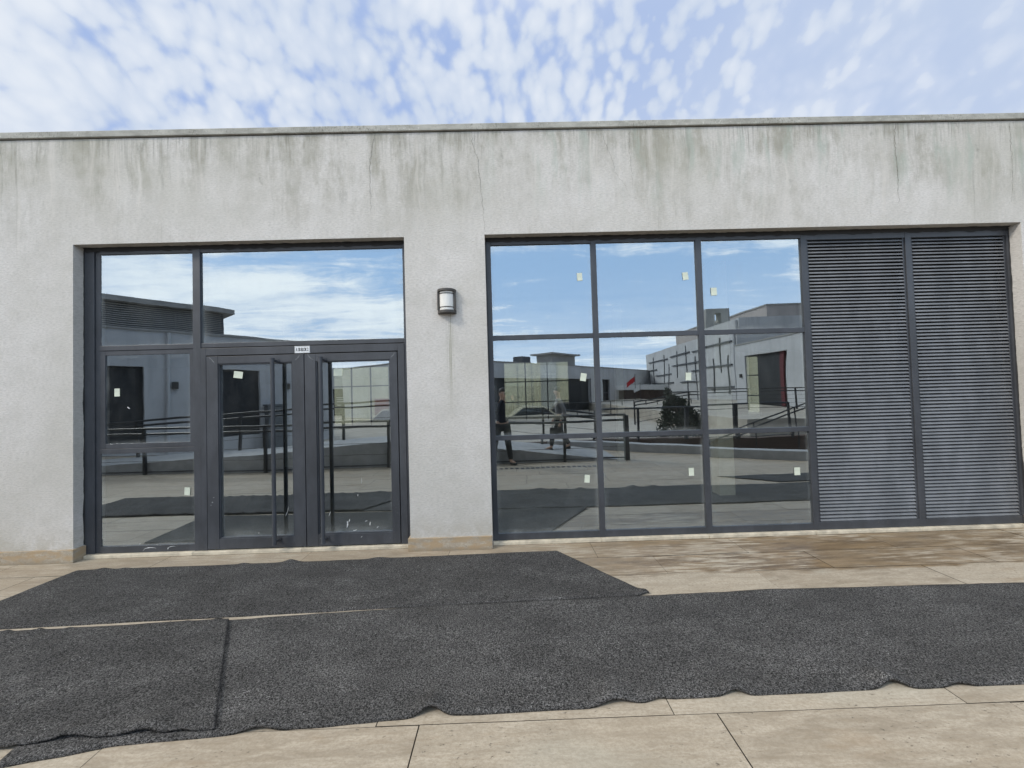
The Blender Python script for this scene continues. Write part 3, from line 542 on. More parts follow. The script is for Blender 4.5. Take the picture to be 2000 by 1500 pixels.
# --- sign plate over the doors
sg = thing('sign_plate', 'small white plate with black block lettering on the door head above the leaves', 'sign', (-2.2 * KS, FY - 0.008, 1.6 + 0.5365 * KS))
s = MB(); s.box(-0.0815, 0.0815, -0.004, 0.0, -0.038, 0.038); s.build('plate', 'signw', sg, bevel=0.0012)
s = MB(); yb_ = -0.0052
for a, b, c, d in ((-0.077, 0.077, 0.0325, 0.034), (-0.077, 0.077, -0.034, -0.0325), (-0.077, -0.0755, -0.0325, 0.0325), (0.0755, 0.077, -0.0325, 0.0325)): s.box(a, b, yb_, -0.0038, c, d)
s.build('border', 'dk', sg)
tc = bpy.data.curves.new('lettering', 'FONT'); tc.body = 'A 3B BLOK 2'; tc.size = 0.052; tc.align_x = 'CENTER'; tc.align_y = 'CENTER'; tc.offset = 0.0011; tc.extrude = 0.0004
to = bpy.data.objects.new('lettering_source', tc); COL.objects.link(to)
dg = bpy.context.evaluated_depsgraph_get(); tm = bpy.data.meshes.new_from_object(to.evaluated_get(dg)); bpy.data.objects.remove(to)
wdt = max(v.co.x for v in tm.vertices) - min(v.co.x for v in tm.vertices)
for v in tm.vertices: v.co.x *= 0.132 / wdt
lt = link('lettering', tm, 'ink', sg); lt.rotation_euler = (R(90), 0, 0); lt.location = (0, -0.0052, -0.001)

# --- wall lamp on the pillar
lamp = thing('wall_lamp', 'dark half-round wall lamp with white diffuser on the grey pillar', 'lamp', (-0.608, -0.001, 2.581))
def half_disc(mb, r, z0, z1, n=20, d=0.0):
    prof = [(r * math.cos(math.pi + math.pi * i / n), r * math.sin(math.pi + math.pi * i / n) * 0.95 - d) for i in range(n + 1)] + [(r, 0), (-r, 0)]
    return mb.prism(prof, lambda q: (q[0], q[1], z0), lambda q: (q[0], q[1], z1))
s = MB(); half_disc(s, 0.098, 0.098, 0.124); s.build('top_cap', 'lampm', lamp, bevel=0.003)
s = MB(); half_disc(s, 0.097, -0.130, -0.098); s.build('bottom_cap', 'lampm', lamp, bevel=0.005)
s = MB(); half_disc(s, 0.080, -0.096, 0.097); s.build('diffuser', 'opal', lamp)
for x in (-1, 1):
    s = MB(); s.box(min(x * 0.095, x * 0.078), max(x * 0.095, x * 0.078), -0.045, 0.0, -0.098, 0.098); s.build('side_bracket', 'lampm', lamp, bevel=0.003)
for z in (-0.070, 0.072):
    s = MB(); n = 20; r0, r1 = 0.0805, 0.0845
    for i in range(n):
        a0, a1 = math.pi + math.pi * i / n, math.pi + math.pi * (i + 1) / n; q = lambda r, a, zz_: (r * math.cos(a), r * math.sin(a) * 0.95, zz_)
        s.poly([q(r1, a0, z), q(r1, a1, z), q(r1, a1, z + 0.008), q(r1, a0, z + 0.008)]); s.poly([q(r0, a0, z), q(r0, a1, z), q(r1, a1, z), q(r1, a0, z)]); s.poly([q(r0, a0, z + 0.008), q(r0, a1, z + 0.008), q(r1, a1, z + 0.008), q(r1, a0, z + 0.008)])
    s.build('band', 'lampm', lamp)

# --- paper stickers left on the glass
ST = [(0.83, 2.86, 3, 0, 'top left pane of the nine-pane window'), (2.0, 2.84, 6, 0, 'top middle pane of the nine-pane window'), (2.31, 2.66, 2, 0, 'top right pane of the nine-pane window'),
      (0.835, 1.755, -10, 0, 'middle row left pane of the nine-pane window'), (1.99, 1.73, -2, 0, 'centre pane of the nine-pane window'), (0.84, 0.65, -5, 0, 'bottom left pane of the nine-pane window'),
      (1.98, 0.69, 0, 0, 'bottom middle pane of the nine-pane window'), (3.145, 0.66, 1, 0, 'bottom right pane of the nine-pane window'), (-4.2, 1.73, 0, 0, 'middle side pane left of the doors'),
      (-2.905, 1.885, -8, 1, 'left door leaf glass near its top'), (-1.83, 1.88, -2, 1, 'right door leaf glass beside its handle'), (-3.46, 0.65, -4, 0, 'bottom side pane left of the doors')]
for x, z, an, wd, wh in ST:
    a, b = ((0.048, 0.036) if wd else (0.030, 0.042)); a *= rnd.uniform(0.92, 1.08)
    s = MB(); pts = [(-a, -b), (a, -b), (a, b), (-a, b)]; ca, sa = math.cos(R(an)), math.sin(R(an))
    s.prism([(p[0] * ca - p[1] * sa, p[0] * sa + p[1] * ca) for p in pts], lambda q: (q[0], 0, q[1]), lambda q: (q[0], -0.0012, q[1]))
    o = s.build('paper_sticker', 'sticker'); o.location = (x * KS, GY - 0.0045, 1.6 + (z - 1.6) * KS)
    tag(o, 'small pale paper sticker on the ' + wh, 'sticker', 'paper stickers left on the glass')

# ------------------------------------------------------------------ mats
def rug(name, label, m, far, near, bumps, z0, seed, nx=300, ny=44, th=0.013, edge=0.006, lift=None):
    """a floor mat: far and near are polylines (x,y) of its two long edges; bumps raise folds (x, y, rx, ry, h)"""
    def at(pl_, t_):
        Ls = [0]
        for a, b in zip(pl_, pl_[1:]): Ls.append(Ls[-1] + math.dist(a, b))
        d = t_ * Ls[-1]
        for i in range(len(pl_) - 1):
            if d <= Ls[i + 1] or i == len(pl_) - 2:
                u = (d - Ls[i]) / (Ls[i + 1] - Ls[i]); return pl_[i][0] + (pl_[i + 1][0] - pl_[i][0]) * u, pl_[i][1] + (pl_[i + 1][1] - pl_[i][1]) * u
    top = []; mb = MB()
    for i in range(nx + 1):
        t_ = i / nx; fx, fy = at(far, t_); qx, qy = at(near, t_)
        fy += edge * mnoise.noise(Vector((fx * 2.2, seed, 0))) + edge * 0.5 * mnoise.noise(Vector((fx * 7, seed + 4, 0)))
        qy += edge * 1.5 * mnoise.noise(Vector((qx * 2.0, seed + 8, 0))) + edge * 0.5 * mnoise.noise(Vector((qx * 8, seed + 2, 0)))
        for j in range(ny + 1):
            u = j / ny; x = fx + (qx - fx) * u; y = fy + (qy - fy) * u
            z = 0.003 * (mnoise.noise(Vector((x * 1.7, y * 3, seed))) + 0.6) + 0.0025 * mnoise.noise(Vector((x * 5, y * 9, seed)))
            pull = 0.0
            for bx, by, rx, ry, hh in bumps:
                e = math.exp(-((x - bx) / rx) ** 2 - ((y - by) / ry) ** 2); z += hh * e; pull += hh * 0.6 * e
            if lift: z += lift(x, y)
            ed = min(u, 1 - u) * abs(fy - qy); rn = 0.006 * max(0, 1 - ed / 0.012)
            top.append((x, y + (pull if u > 0.5 else -pull * 0.5), z0 + th + max(z, -0.002) - rn))
    W = ny + 1; n = len(top); mb.v = top + [(x, y, z - th) for x, y, z in top]
    for i in range(nx):
        for j in range(ny):
            a = i * W + j; mb.f.append((a, a + 1, a + W + 1, a + W)); mb.f.append((n + a, n + a + W, n + a + W + 1, n + a + 1))
    for i in range(nx):
        for j in (0, ny): a = i * W + j; mb.f.append((a, a + W, n + a + W, n + a))
    for j in range(ny):
        for i in (0, nx): a = i * W + j; mb.f.append((a, a + 1, n + a + 1, n + a))
    o = mb.build(name, m, smooth=True); return tag(o, label, 'mat', 'grey coil mats on the paving')
L_end = lambda x, y: 0.0
rug('floor_mat', 'charcoal coil mat lying along the threshold of the doors, its right end cut slanting', 'rug2',
    [(-4.20, -0.215), (-3.2, -0.20), (-2.0, -0.19), (-0.9, -0.16), (0.44, -0.135)], [(-4.24, -1.19), (-3.7, -1.165), (-2.0, -1.105), (-0.5, -1.055), (1.06, -1.015)],
    [(-3.95, -0.2, 0.06, 0.05, 0.018), (-3.75, -0.2, 0.05, 0.04, 0.010), (-2.62, -0.18, 0.05, 0.05, 0.016), (-2.16, -0.18, 0.07, 0.08, 0.032), (-1.32, -0.17, 0.09, 0.05, 0.016), (1.04, -1.0, 0.05, 0.06, 0.020), (-2.3, -0.55, 0.7, 0.07, 0.012), (-1.5, -0.4, 0.35, 0.05, 0.010), (-3.1, -0.45, 0.5, 0.06, 0.008)], 0.0, 1.3)
rug('floor_mat', 'long grey coil mat running right along the paving in front of the window', 'rug',
    [(-2.62, -1.20), (-1.4, -1.112), (-0.5, -1.068), (0.3, -1.046), (1.03, -1.028), (2.0, -1.0), (4.0, -1.03), (6.2, -1.05)], [(-2.32, -2.25), (-1.9, -2.165), (-1.27, -2.12), (-0.36, -2.06), (0.4, -2.06), (0.78, -2.015), (2.67, -2.005), (6.2, -2.04)],
    [(-0.43, -2.06, 0.065, 0.12, 0.036), (0.50, -2.03, 0.10, 0.14, 0.026), (0.73, -2.01, 0.05, 0.07, 0.012), (1.14, -2.01, 0.06, 0.09, 0.026), (1.98, -2.0, 0.07, 0.10, 0.036), (2.32, -2.0, 0.07, 0.08, 0.018), (-1.26, -2.1, 0.09, 0.06, 0.022)], 0.001, 5.1, nx=420)
rug('floor_mat', 'grey coil mat with shallow creases overlapping the long mat at bottom left', 'rug2',
    [(-6.4, -1.29), (-3.63, -1.225), (-2.7, -1.205), (-2.07, -1.165)], [(-6.4, -2.25), (-3.2, -2.20), (-2.42, -2.165), (-1.9, -2.125), (-1.46, -2.105)],
    [(-1.80, -2.1, 0.09, 0.07, 0.026), (-2.12, -2.14, 0.10, 0.06, 0.020), (-1.62, -2.1, 0.05, 0.05, 0.012)], 0.0165, 9.7, nx=260,
    lift=lambda x, y: 0.011 * max(0, math.sin((x * 0.9 - y * 0.41) * 34 + 2.2 * mnoise.noise(Vector((x * 1.3, y * 1.3, 7.0))))) ** 3 * min(1, max(0, 2.2 * mnoise.noise(Vector((x * 1.1, y * 1.7, 2.2))) + 0.55)) * min(1, max(0, (-1.75 - x) * 2.2)))
rug('floor_mat', 'dark mat with a pointed end lying out to the right, beside the long mat', 'rug2',
    [(4.5, -2.12), (6.6, -2.12), (9.0, -2.15)], [(3.75, -2.66), (6.2, -2.75), (9.0, -2.8)], [], 0.0, 14.2, nx=120, ny=20)

# ------------------------------------------------------------------ courtyard behind the camera (seen in the glass)
kb = MB(); kb.beam(KA - KD * 1.2 + KN * 0.16 + Vector((0, 0, -0.26)), KB + KD * 9 + KN * 0.16 + Vector((0, 0, -0.26)), 0.30, 0.92)
tag(kb.build('kerb_wall', 'conc'), 'low pale kerb wall along the edge of the sunken stair', 'wall')
MB_ = MB(); MB_.box(-1.0, 26, -8.0, -7.75, -0.74, 0.02)
tag(MB_.build('retaining_wall', 'brown'), 'dark brown clad retaining wall behind the sunken stair', 'wall')
RP = [(-13.0, 0.0), (-2.3, 0.58), (-0.26, 0.35), (2.5, 0.0)]
rp = MB(); prof = [(-13.0, -0.01)] + RP[0:] + [(2.5, -0.01)]
rp.prism([(-13.0, -0.4)] + RP + [(2.5, -0.4)], lambda q: (q[0], -4.47, q[1]), lambda q: (q[0], -6.1, q[1]))
tag(rp.build('ramp', 'conc'), kind='structure')
def ramp_z(x):
    for (a, za), (b, zb) in zip(RP, RP[1:]):
        if a <= x <= b: return za + (zb - za) * (x - a) / (b - a)
    return 0.0
s = MB()
for i in range(40): s.box(-2.4 + i * 0.11, -2.4 + i * 0.11 + 0.07, -3.93, -3.80, -0.01, 0.003)
tag(s.build('drain_grate', 'drain'), 'slotted steel drain grate let into the paving before the ramp', 'drain')
def railing(label, xs, y0, zf, top=1.05, rails=(1.05, 0.93, 0.06), post=0.028, thick=(), yf=None, wires=()):
    t = thing('railing', label, 'railing', (0, 0, 0)); yy = (lambda x: y0) if yf is None else yf
    for i, x in enumerate(xs):
        p = MB(); r = post * (1.7 if i in thick else 1.0); p.box(x - r, x + r, yy(x) - r, yy(x) + r, zf(x), zf(x) + top - 0.015); p.build('post', 'black', t)
    for z, r in [(z, 0.026 if z > 0.5 else 0.014) for z in rails] + [(z, 0.005) for z in wires]:
        p = MB(); q = sorted(set(list(xs)))
        for a, b in zip(q, q[1:]): p.bar((a, yy(a) + 0.0, zf(a) + z), (b, yy(b), zf(b) + z), r, 8)
        p.build('rail', 'black', t)
    return t
Z0 = lambda x: 0.0
railing('black steel railing just behind the photographer along the ramp foot', [-13.5, -10.8, -8.12, -5.45, -2.7, 1.27, 2.65], -4.40, Z0, thick=(6,), wires=(0.3, 0.55))
railing('black steel railing along the far side of the ramp', [-12.5, -9.8, -7.1, -4.4, -1.7, 0.9, 2.4], -6.0, ramp_z, top=0.98, rails=(0.98, 0.86), wires=(0.3, 0.55))
railing('black railing with thick posts beyond the kerb wall', [2.65, 4.0, 5.5, 7.1, 8.8], -7.6, Z0, rails=(1.02, 0.1), thick=(2, 3), wires=())
railing('far black two-bar railing on the right terrace', [6.0, 8.6, 11.6, 14.0, 16.5, 19.0], -14.0, lambda x: -0.05 if x < 8.5 else 0.38, rails=(1.02, 0.88, 0.1), top=1.02, wires=(0.3, 0.5, 0.7))
railing('farthest black railing of close posts before the shed', [4.5 + 0.9 * i for i in range(12)], -26.0, lambda x: -0.3, rails=(1.0, 0.5))
t = thing('handrail', 'slanting black double handrail of the sunken stair', 'handrail', (0, 0, 0))
for dz_ in (0.0, -0.13): MB().bar((6.0, -7.3, -0.03 + dz_), (9.2, -7.0, 1.12 + dz_), 0.022, 8).build('rail', 'black', t)
for x in (6.2, 7.4, 8.6): MB().bar((x, -7.3 + (x - 6) * 0.09, -0.74), (x, -7.3 + (x - 6) * 0.09, -0.05 + (x - 6) * 0.36), 0.018, 8).build('post', 'black', t)

def local_frame(A, B):
    d = Vector((B[0] - A[0], B[1] - A[1])); return math.atan2(d.y, d.x)
# left hall with the louvred clerestory
A1, B1 = (-12.86, -7.95), (-10.17, -11.35); rz1 = local_frame(A1, B1)
h1 = thing('hall_building', 'white hall with dark doors and a louvred clerestory under an overhanging roof slab', 'building', (A1[0], A1[1], 0), rz1)
s = MB(); wall_grid(s, -9, 7.5, -0.7, 4.07, [(0.01, 1.05, 0.3, 2.85), (3.03, 4.53, 0.3, 2.85)], 0.0, -0.3); s.build('wall', 'white', h1)
s = MB(); s.box(-9, 7.5, -12, -0.31, -0.7, 4.0); s.build('body', 'white', h1)
s = MB(); s.box(-9.05, 7.55, -12, 0.05, 4.07, 4.15); s.build('coping', 'slab', h1)
for a, b in ((0.01, 1.05), (3.03, 4.53)): MB().box(a, b, -0.3, -0.18, 0.3, 2.85).build('door', 'dkdoor', h1)
MB().bar((1.65, 0.06, -0.3), (1.65, 0.06, 4.05), 0.055, 10).build('downpipe', 'white', h1)
for x in (1.86, 5.52): MB().box(x - 0.09, x + 0.09, 0.001, 0.12, 2.1, 2.34).build('wall_light', 'lampm', h1)
s = MB(); s.box(-9, 3.3, -8, -0.15, 4.151, 4.95); s.build('clerestory', 'dk', h1)
s = MB()
for i in range(11): s.box(-9, 3.33, -0.148, -0.08, 4.19 + i * 0.07, 4.222 + i * 0.07)
s.build('louvre', 'grey', h1)
for x in (-1.5, 1.85, 3.3): MB().box(x - 0.03, x + 0.03, -0.147, -0.08, 4.152, 4.95).build('clerestory_post', 'blade', h1)
MB().box(-9.3, 3.62, -8.3, 0.22, 4.96, 5.13).build('roof_slab', 'slab', h1)
ca = thing('utility_cabinet', 'grey utility cabinet standing by the white hall wall', 'cabinet', (A1[0] + math.cos(rz1) * 4.95 - math.sin(rz1) * 0.3, A1[1] + math.sin(rz1) * 4.95 + math.cos(rz1) * 0.3, -0.3), rz1)
MB().box(-0.33, 0.33, -0.2, 0.2, 0, 1.72).build('case', 'cabinet', ca, bevel=0.01); MB().box(-0.36, 0.36, -0.23, 0.24, 1.721, 1.78).build('lid', 'cabinet', ca)
# middle hall with penthouse
A2, B2 = (-0.87, -26.25), (18.79, -47.55); rz2 = local_frame(A2, B2)
h2 = thing('hall_building', 'distant grey-white hall with a small overhanging roof penthouse and a row of dark gates', 'building', (A2[0], A2[1], 0), rz2)
s = MB(); wall_grid(s, -6, 30, -0.7, 4.1, [(-3.2, 14.2, -0.3, 2.85), (16.85, 18.64, -0.3, 2.82)], 0.0, -0.4); s.build('wall', 'white', h2)
MB().box(-6, 30, -14, -0.41, -0.7, 4.05).build('body', 'white', h2); MB().box(-6, 30, -14, 0.06, 4.101, 4.18).build('coping', 'slab', h2)
for a, b in ((-3.2, 1.0), (1.05, 5.6), (5.65, 10.2), (10.3, 14.2)): MB().box(a, b, -0.38, -0.25, -0.3, 2.85).build('gate', 'dkdoor', h2)
MB().box(14.21, 14.3, 0.001, 0.05, -0.3, 2.9).build('gate_rail', 'dk', h2)
wf = MB()
for x in (16.85, 17.7, 18.56): wf.box(x, x + 0.08, -0.3, -0.2, -0.3, 2.82)
for z in (-0.3, 1.2, 2.74): wf.box(16.85, 18.64, -0.31, -0.19, z, z + 0.08)
wfo = wf.build('window', 'dk', h2); MB().box(16.86, 18.63, -0.36, -0.33, -0.29, 2.81).build('pane', 'carglass', wfo)
MB().box(8.0, 12.4, -2.4, -0.6, 4.181, 5.25).build('penthouse', 'grey', h2); MB().box(7.6, 12.8, -2.8, -0.2, 5.251, 5.40).build('roof_slab', 'slab', h2)
MB().box(3.7, 4.8, -1.6, -0.5, 4.181, 4.8).build('roof_unit', 'dk', h2)
h6 = thing('glazed_building', 'far dark glazed building with a pale fascia, left of the row of dark gates', 'building', (-16.0, -35.7, 0))
MB().box(-9, 8, -10, 0, -0.7, 4.55).build('wall', 'dkdoor', h6); MB().box(-9, 8, 0.001, 0.15, 2.5, 4.56).build('fascia', 'white', h6)
for x in (-1.75, -0.5):
    for i in range(5): MB().box(x, x + 0.75, 0.001, 0.06, 0.75 + i * 0.19, 0.83 + i * 0.19).build('vent', 'white', h6)
# right-hand big hall with the pattern of crossing bars
A3, B3 = (19.26, -48.65), (18.29, -25.65); rz3 = local_frame(A3, B3)
h3 = thing('hall_building', 'tall grey hall whose long wall carries a pattern of crossing dark bars', 'building', (A3[0], A3[1], 0), rz3)
MB().box(0, 23.0, -16, 0, -0.7, 6.23).build('wall', 'white', h3)
MB().box(16.8, 23.0, -16, -0.02, 6.231, 7.12).build('parapet', 'white', h3)
Hb = [[1.4, 5.04, 7.75, 5.1], [8.71, 5.08, 14.11, 5.23], [1.07, 4.04, 4.22, 4.04], [3.82, 3.2, 8.85, 3.31], [9.23, 4.03, 16.31, 4.21], [2.33, 2.18, 9.51, 2.32], [11.5, 2.12, 16.35, 2.23], [6.84, 1.12, 13.62, 1.2], [14.81, 5.1, 22.34, 5.08], [14.42, 3.32, 22.36, 3.29], [16.49, 1.37, 22.52, 1.51]]
Vb = [[3.0, 5.65, 2.04], [6.63, 5.58, 2.16], [8.11, 4.47, 1.15], [1.28, 4.0, 1.65], [10.57, 5.6, 2.7], [13.12, 5.87, 0.55], [15.35, 4.64, -0.03], [20.57, 5.56, 2.68], [19.36, 4.0, 1.01], [21.73, 4.09, 0.85]]
s = MB()
for a, za, b, zb in Hb: z = (za + zb) / 2; s.box(a, b, 0.001, 0.14, z - 0.055, z + 0.055)
for x, za, zb in Vb: s.box(x - 0.05, x + 0.05, 0.0015, 0.07, zb, za)
s.build('bar_pattern', 'dk', h3)
MB().bar((22.75, 0.1, 0.3), (22.75, 0.1, 7.0), 0.09, 10).build('downpipe', 'white', h3)
fr_ = thing('roof_frame', 'square concrete frame standing on the roof of the barred hall', 'frame', (20.05, -32.2, 6.24))
s = MB(); wall_grid(s, -1.1, 1.1, 0, 2.9, [(-0.3, 0.35, 1.45, 2.45)], 0.5, -0.5); s.build('frame_body', 'grey', fr_)
# right-hand low wing
A4, B4 = (15.02, -20.05), (14.7, -14.35); rz4 = local_frame(A4, B4)
h4 = thing('wing_building', 'low pale wing with an open gate and a dark red door leaf', 'building', (A4[0], A4[1], 0), rz4)
s = MB(); wall_grid(s, -0.6, 13, -0.7, 4.11, [(0.54, 4.41, 0.38, 3.42)], 0.0, -0.35); s.build('wall', 'white', h4)
MB().box(-0.6, 13, -10, -2.2, -0.7, 4.0).build('body', 'white', h4); MB().box(-0.65, 13.05, -10, 0.05, 4.111, 4.18).build('coping', 'slab', h4)
MB().box(0.54, 2.6, -0.34, -0.22, 0.38, 3.42).build('gate', 'dkdoor', h4); MB().box(2.61, 3.55, -0.32, -0.2, 0.38, 3.42).build('gate_leaf', 'dkdoor', h4); MB().box(3.56, 3.9, -0.30, -0.18, 0.38, 3.42).build('gate_leaf', 'red', h4)
MB().box(0.0, 0.16, 0.001, 0.12, 2.1, 2.34).build('wall_light', 'lampm', h4)
h5 = thing('block_building', 'tall pinkish block with long window strips rising behind the low wing', 'building', (27.4, -35.65, 0))
MB().box(0, 30, -22, 0, -0.7, 10.2).build('wall', 'pink', h5); MB().box(-0.12, 30.1, -22.1, 0.12, 10.201, 10.35).build('coping', 'slab', h5)
s = MB(); s.box(2.0, 6.0, 0.001, 0.05, 8.2, 8.5); s.build('window', 'dk', h5)
s = MB(); s.box(-0.05, -0.001, -9, -3, 8.0, 8.3); s.build('window', 'dk', h5)
sh = thing('shed', 'low open shed with a white roof strip beyond the railing', 'shed', (15.5, -41.6, -0.3))
MB().box(-5, 5, -4, 0, 0, 1.75).build('wall', 'brown', sh); MB().box(-5.3, 5.3, -4.3, 0.5, 1.751, 2.35).build('roof', 'flagw', sh)
fl = thing('flag', 'red flag hanging on a thin pole by the far shed', 'flag', (13.9, -37.6, -0.3))
MB().bar((0, 0, 0), (0, 0, 3.6), 0.03, 8).build('pole', 'dk', fl)
s = MB(); n = 10
for i in range(n):
    a, b = i / n, (i + 1) / n; q = lambda u, v: (-0.03 - u * 0.9, 0.08 * math.sin(u * 9), 3.35 - u * 0.75 - v * 0.6)
    s.poly([q(a, 0), q(b, 0), q(b, 1), q(a, 1)])
s.build('cloth', 'flagred', fl)
bn = thing('banner', 'white banner on a short pole beside the red flag', 'banner', (14.4, -37.4, -0.3))
MB().bar((0, 0, 0), (0, 0, 2.6), 0.03, 8).build('pole', 'dk', bn)
s = MB(); s.prism([(0.03, 2.5), (-0.75, 1.75), (-0.72, 1.45), (0.03, 1.75)], lambda q: (q[0], -0.01, q[1]), lambda q: (q[0], 0.01, q[1])); s.build('cloth', 'flagw', bn)
# hills
s = MB(); n = 90
prev = None
for i in range(n + 1):
    x = -260 + 620 * i / n; hgt = 8.5 + 5.5 * mnoise.noise(Vector((x * 0.012, 1.7, 0))) + 1.2 * mnoise.noise(Vector((x * 0.09, 4.0, 0)))
    cur = [(x, -150, -1.0), (x, -175, hgt * 0.6), (x, -215, hgt * 1.25), (x, -260, -1)]
    if prev:
        for k in range(3): s.poly([prev[k], cur[k], cur[k + 1], prev[k + 1]])
    prev = cur
tag(s.build('hills', 'hill', smooth=True), kind='structure')
# shrub behind the kerb wall
def shrub(name, label, cat, loc, lobes, nleaf, seed):
    t = thing(name, label, cat, loc); r = random.Random(seed); tr = MB(); cr = MB()
    tr.bar((0, 0, 0), (0.03, 0.02, 0.8), 0.05, 7, 0.03)
    for (cx, cy, cz, rx, rz_) in lobes: tr.bar((0.02, 0.01, 0.4), (cx * 0.8, cy * 0.8, cz), 0.025, 6, 0.008)
    for i in range(nleaf):
        cx, cy, cz, rx, rz_ = r.choice(lobes)
        d = Vector((r.gauss(0, 1), r.gauss(0, 1), r.gauss(0, 1))).normalized() * (r.random() ** 0.45)
        if mnoise.noise(Vector((d.x * 2 + cx * 3, d.y * 2, d.z * 2 + cz * 3))) < -0.22: continue
        p = Vector((cx + d.x * rx, cy + d.y * rx, cz + d.z * rz_)); u = Vector((r.gauss(0, 1), r.gauss(0, 1), r.gauss(0, 1) + 0.6)).normalized(); v = u.orthogonal().normalized(); L = r.uniform(0.07, 0.14)
        cr.poly([p, p + u * L * 0.5 + v * L * 0.22, p + u * L, p + u * L * 0.5 - v * L * 0.22])
    tr.build('trunk', 'bark', t); cr.build('crown', 'leaf', t); return t
lb = []; rr = random.Random(21)
for i in range(34):
    u = rr.uniform(-0.72, 0.78); hmax = 1.95 - 1.15 * abs(u + 0.38) ** 0.9 + rr.uniform(-0.22, 0.22); z_ = rr.uniform(0.25, max(0.4, hmax)); sz = rr.uniform(0.13, 0.30) * (1.25 - 0.4 * z_)
    lb.append((u * (1.0 - 0.25 * z_), rr.uniform(-0.4, 0.4), z_, max(0.09, sz), max(0.12, sz * rr.uniform(0.9, 1.7))))
shrub('shrub', 'dark bushy evergreen shrub with a ragged top before the barred hall', 'shrub', (6.2, -9.6, -0.3), lb, 8200, 3)
# ------------------------------------------------------------------ seen through the hall: car park and cream building
s = MB(); s.poly([(-60, 17.2, -0.746), (60, 17.2, -0.746), (60, 36, -0.746), (-60, 36, -0.746)]); tag(s.build('car_park', 'asphalt'), kind='structure')
cb = thing('cream_building', 'cream rendered building across the car park, seen through the hall', 'building', (0, 31, -0.75))
MB().box(-34, 40, 0, 10, 0, 8.5).build('wall', 'cream', cb); MB().box(-12, -7.6, -0.15, -0.001, 0, 2.2).build('brick_base', 'brick', cb)
MB().box(3.05, 4.5, -0.1, -0.001, 0, 5.6).build('grey_panel', 'white', cb)
for x in (-9.5, 0.9, 2.2, 7): MB().box(x, x + 0.05, -0.05, -0.001, 0, 8.4).build('drainpipe', 'grey', cb)
def car(label, m, loc, rz, L=4.3, Hh=1.5):
    t = thing('parked_car', label, 'car', loc, rz, 'cars parked behind the hall'); W2 = 0.86
    prof = [(-L / 2, 0.28), (-L / 2 + 0.02, 0.72), (-L / 2 + 0.15, 0.86), (-L * 0.26, 0.92), (L / 2 - 0.12, 0.90), (L / 2, 0.68), (L / 2 - 0.02, 0.28)]
    MB().prism(prof, lambda q: (q[0], -W2, q[1]), lambda q: (q[0], W2, q[1])).build('body', m, t, bevel=0.05)
    cab = [(-L * 0.27, 0.921), (-L * 0.10, Hh - 0.03), (L * 0.02, Hh), (L * 0.24, Hh - 0.04), (L * 0.40, 0.921)]
    MB().prism(cab, lambda q: (q[0], -W2 + 0.08 + (q[1] - 0.92) * 0.22, q[1]), lambda q: (q[0], W2 - 0.08 - (q[1] - 0.92) * 0.22, q[1])).build('cabin', m, t, bevel=0.03)
    gl_ = [(-L * 0.235, 0.95), (-L * 0.095, Hh - 0.10), (L * 0.22, Hh - 0.11), (L * 0.35, 0.95)]
    for sg_ in (-1, 1):
        f = lambda q: (q[0], sg_ * (W2 - 0.075 - (q[1] - 0.92) * 0.22), q[1])
        MB().poly([f(q) for q in gl_]).build('side_window', 'carglass', t)
        for x in (-L * 0.31, L * 0.30):
            wh = MB().bar((x, sg_ * (W2 - 0.18), 0.32), (x, sg_ * (W2 + 0.02), 0.32), 0.32, 20).build('wheel', 'tyre', t)
            MB().bar((x, sg_ * (W2 + 0.0201), 0.32), (x, sg_ * (W2 + 0.03), 0.32), 0.2, 16).build('rim', 'rim', wh)
    return t
car('white saloon car nearest the rear window of the hall', 'carw', (1.3, 20.8, -0.746), R(6))
car('dark grey car parked beside the white saloon, farther right', 'carg', (3.9, 22.6, -0.746), R(-4), 4.5, 1.65)
car('white car parked behind the left rear window by red brick', 'carw', (-7.4, 20.6, -0.746), R(4), 4.4, 1.6)
tl = thing('tube_lamp', 'white ceiling tube lamp hanging inside the hall', 'lamp', (4.6, 12.4, 3.0))
MB().box(-0.5, 0.5, -0.06, 0.06, 0.03, 0.09).build('fitting', 'white', tl)
MB().bar((-0.48, 0, 0.0), (0.48, 0, 0.0), 0.022, 8).build('tube', 'tube', tl)
for x in (-0.4, 0.4): MB().bar((x, 0, 0.09), (x, 0, 0.45), 0.006, 5).build('hanger', 'dk', tl)

# ------------------------------------------------------------------ people
def skin_mesh(name, nodes, edges, m, parent, root=0, sub=2):
    me = bpy.data.meshes.new(name); bm = bmesh.new(); lay = bm.verts.layers.skin.verify(); vs_ = []
    for i, n in enumerate(nodes):
        v = bm.verts.new(n[:3]); v[lay].radius = (n[3], n[4] if len(n) > 4 else n[3]); v[lay].use_root = (i == root); vs_.append(v)
    for a, b in edges: bm.edges.new((vs_[a], vs_[b]))
    bm.to_mesh(me); bm.free()
    o = bpy.data.objects.new(name + '_source', me); COL.objects.link(o); md = o.modifiers.new('skin', 'SKIN'); md.use_smooth_shade = True
    sb = o.modifiers.new('sub', 'SUBSURF'); sb.levels = sub; sb.render_levels = sub
    e = o.evaluated_get(bpy.context.evaluated_depsgraph_get()); m2 = bpy.data.meshes.new_from_object(e); bpy.data.objects.remove(o)
    for p in m2.polygons: p.use_smooth = True
    return link(name, m2, m, parent)
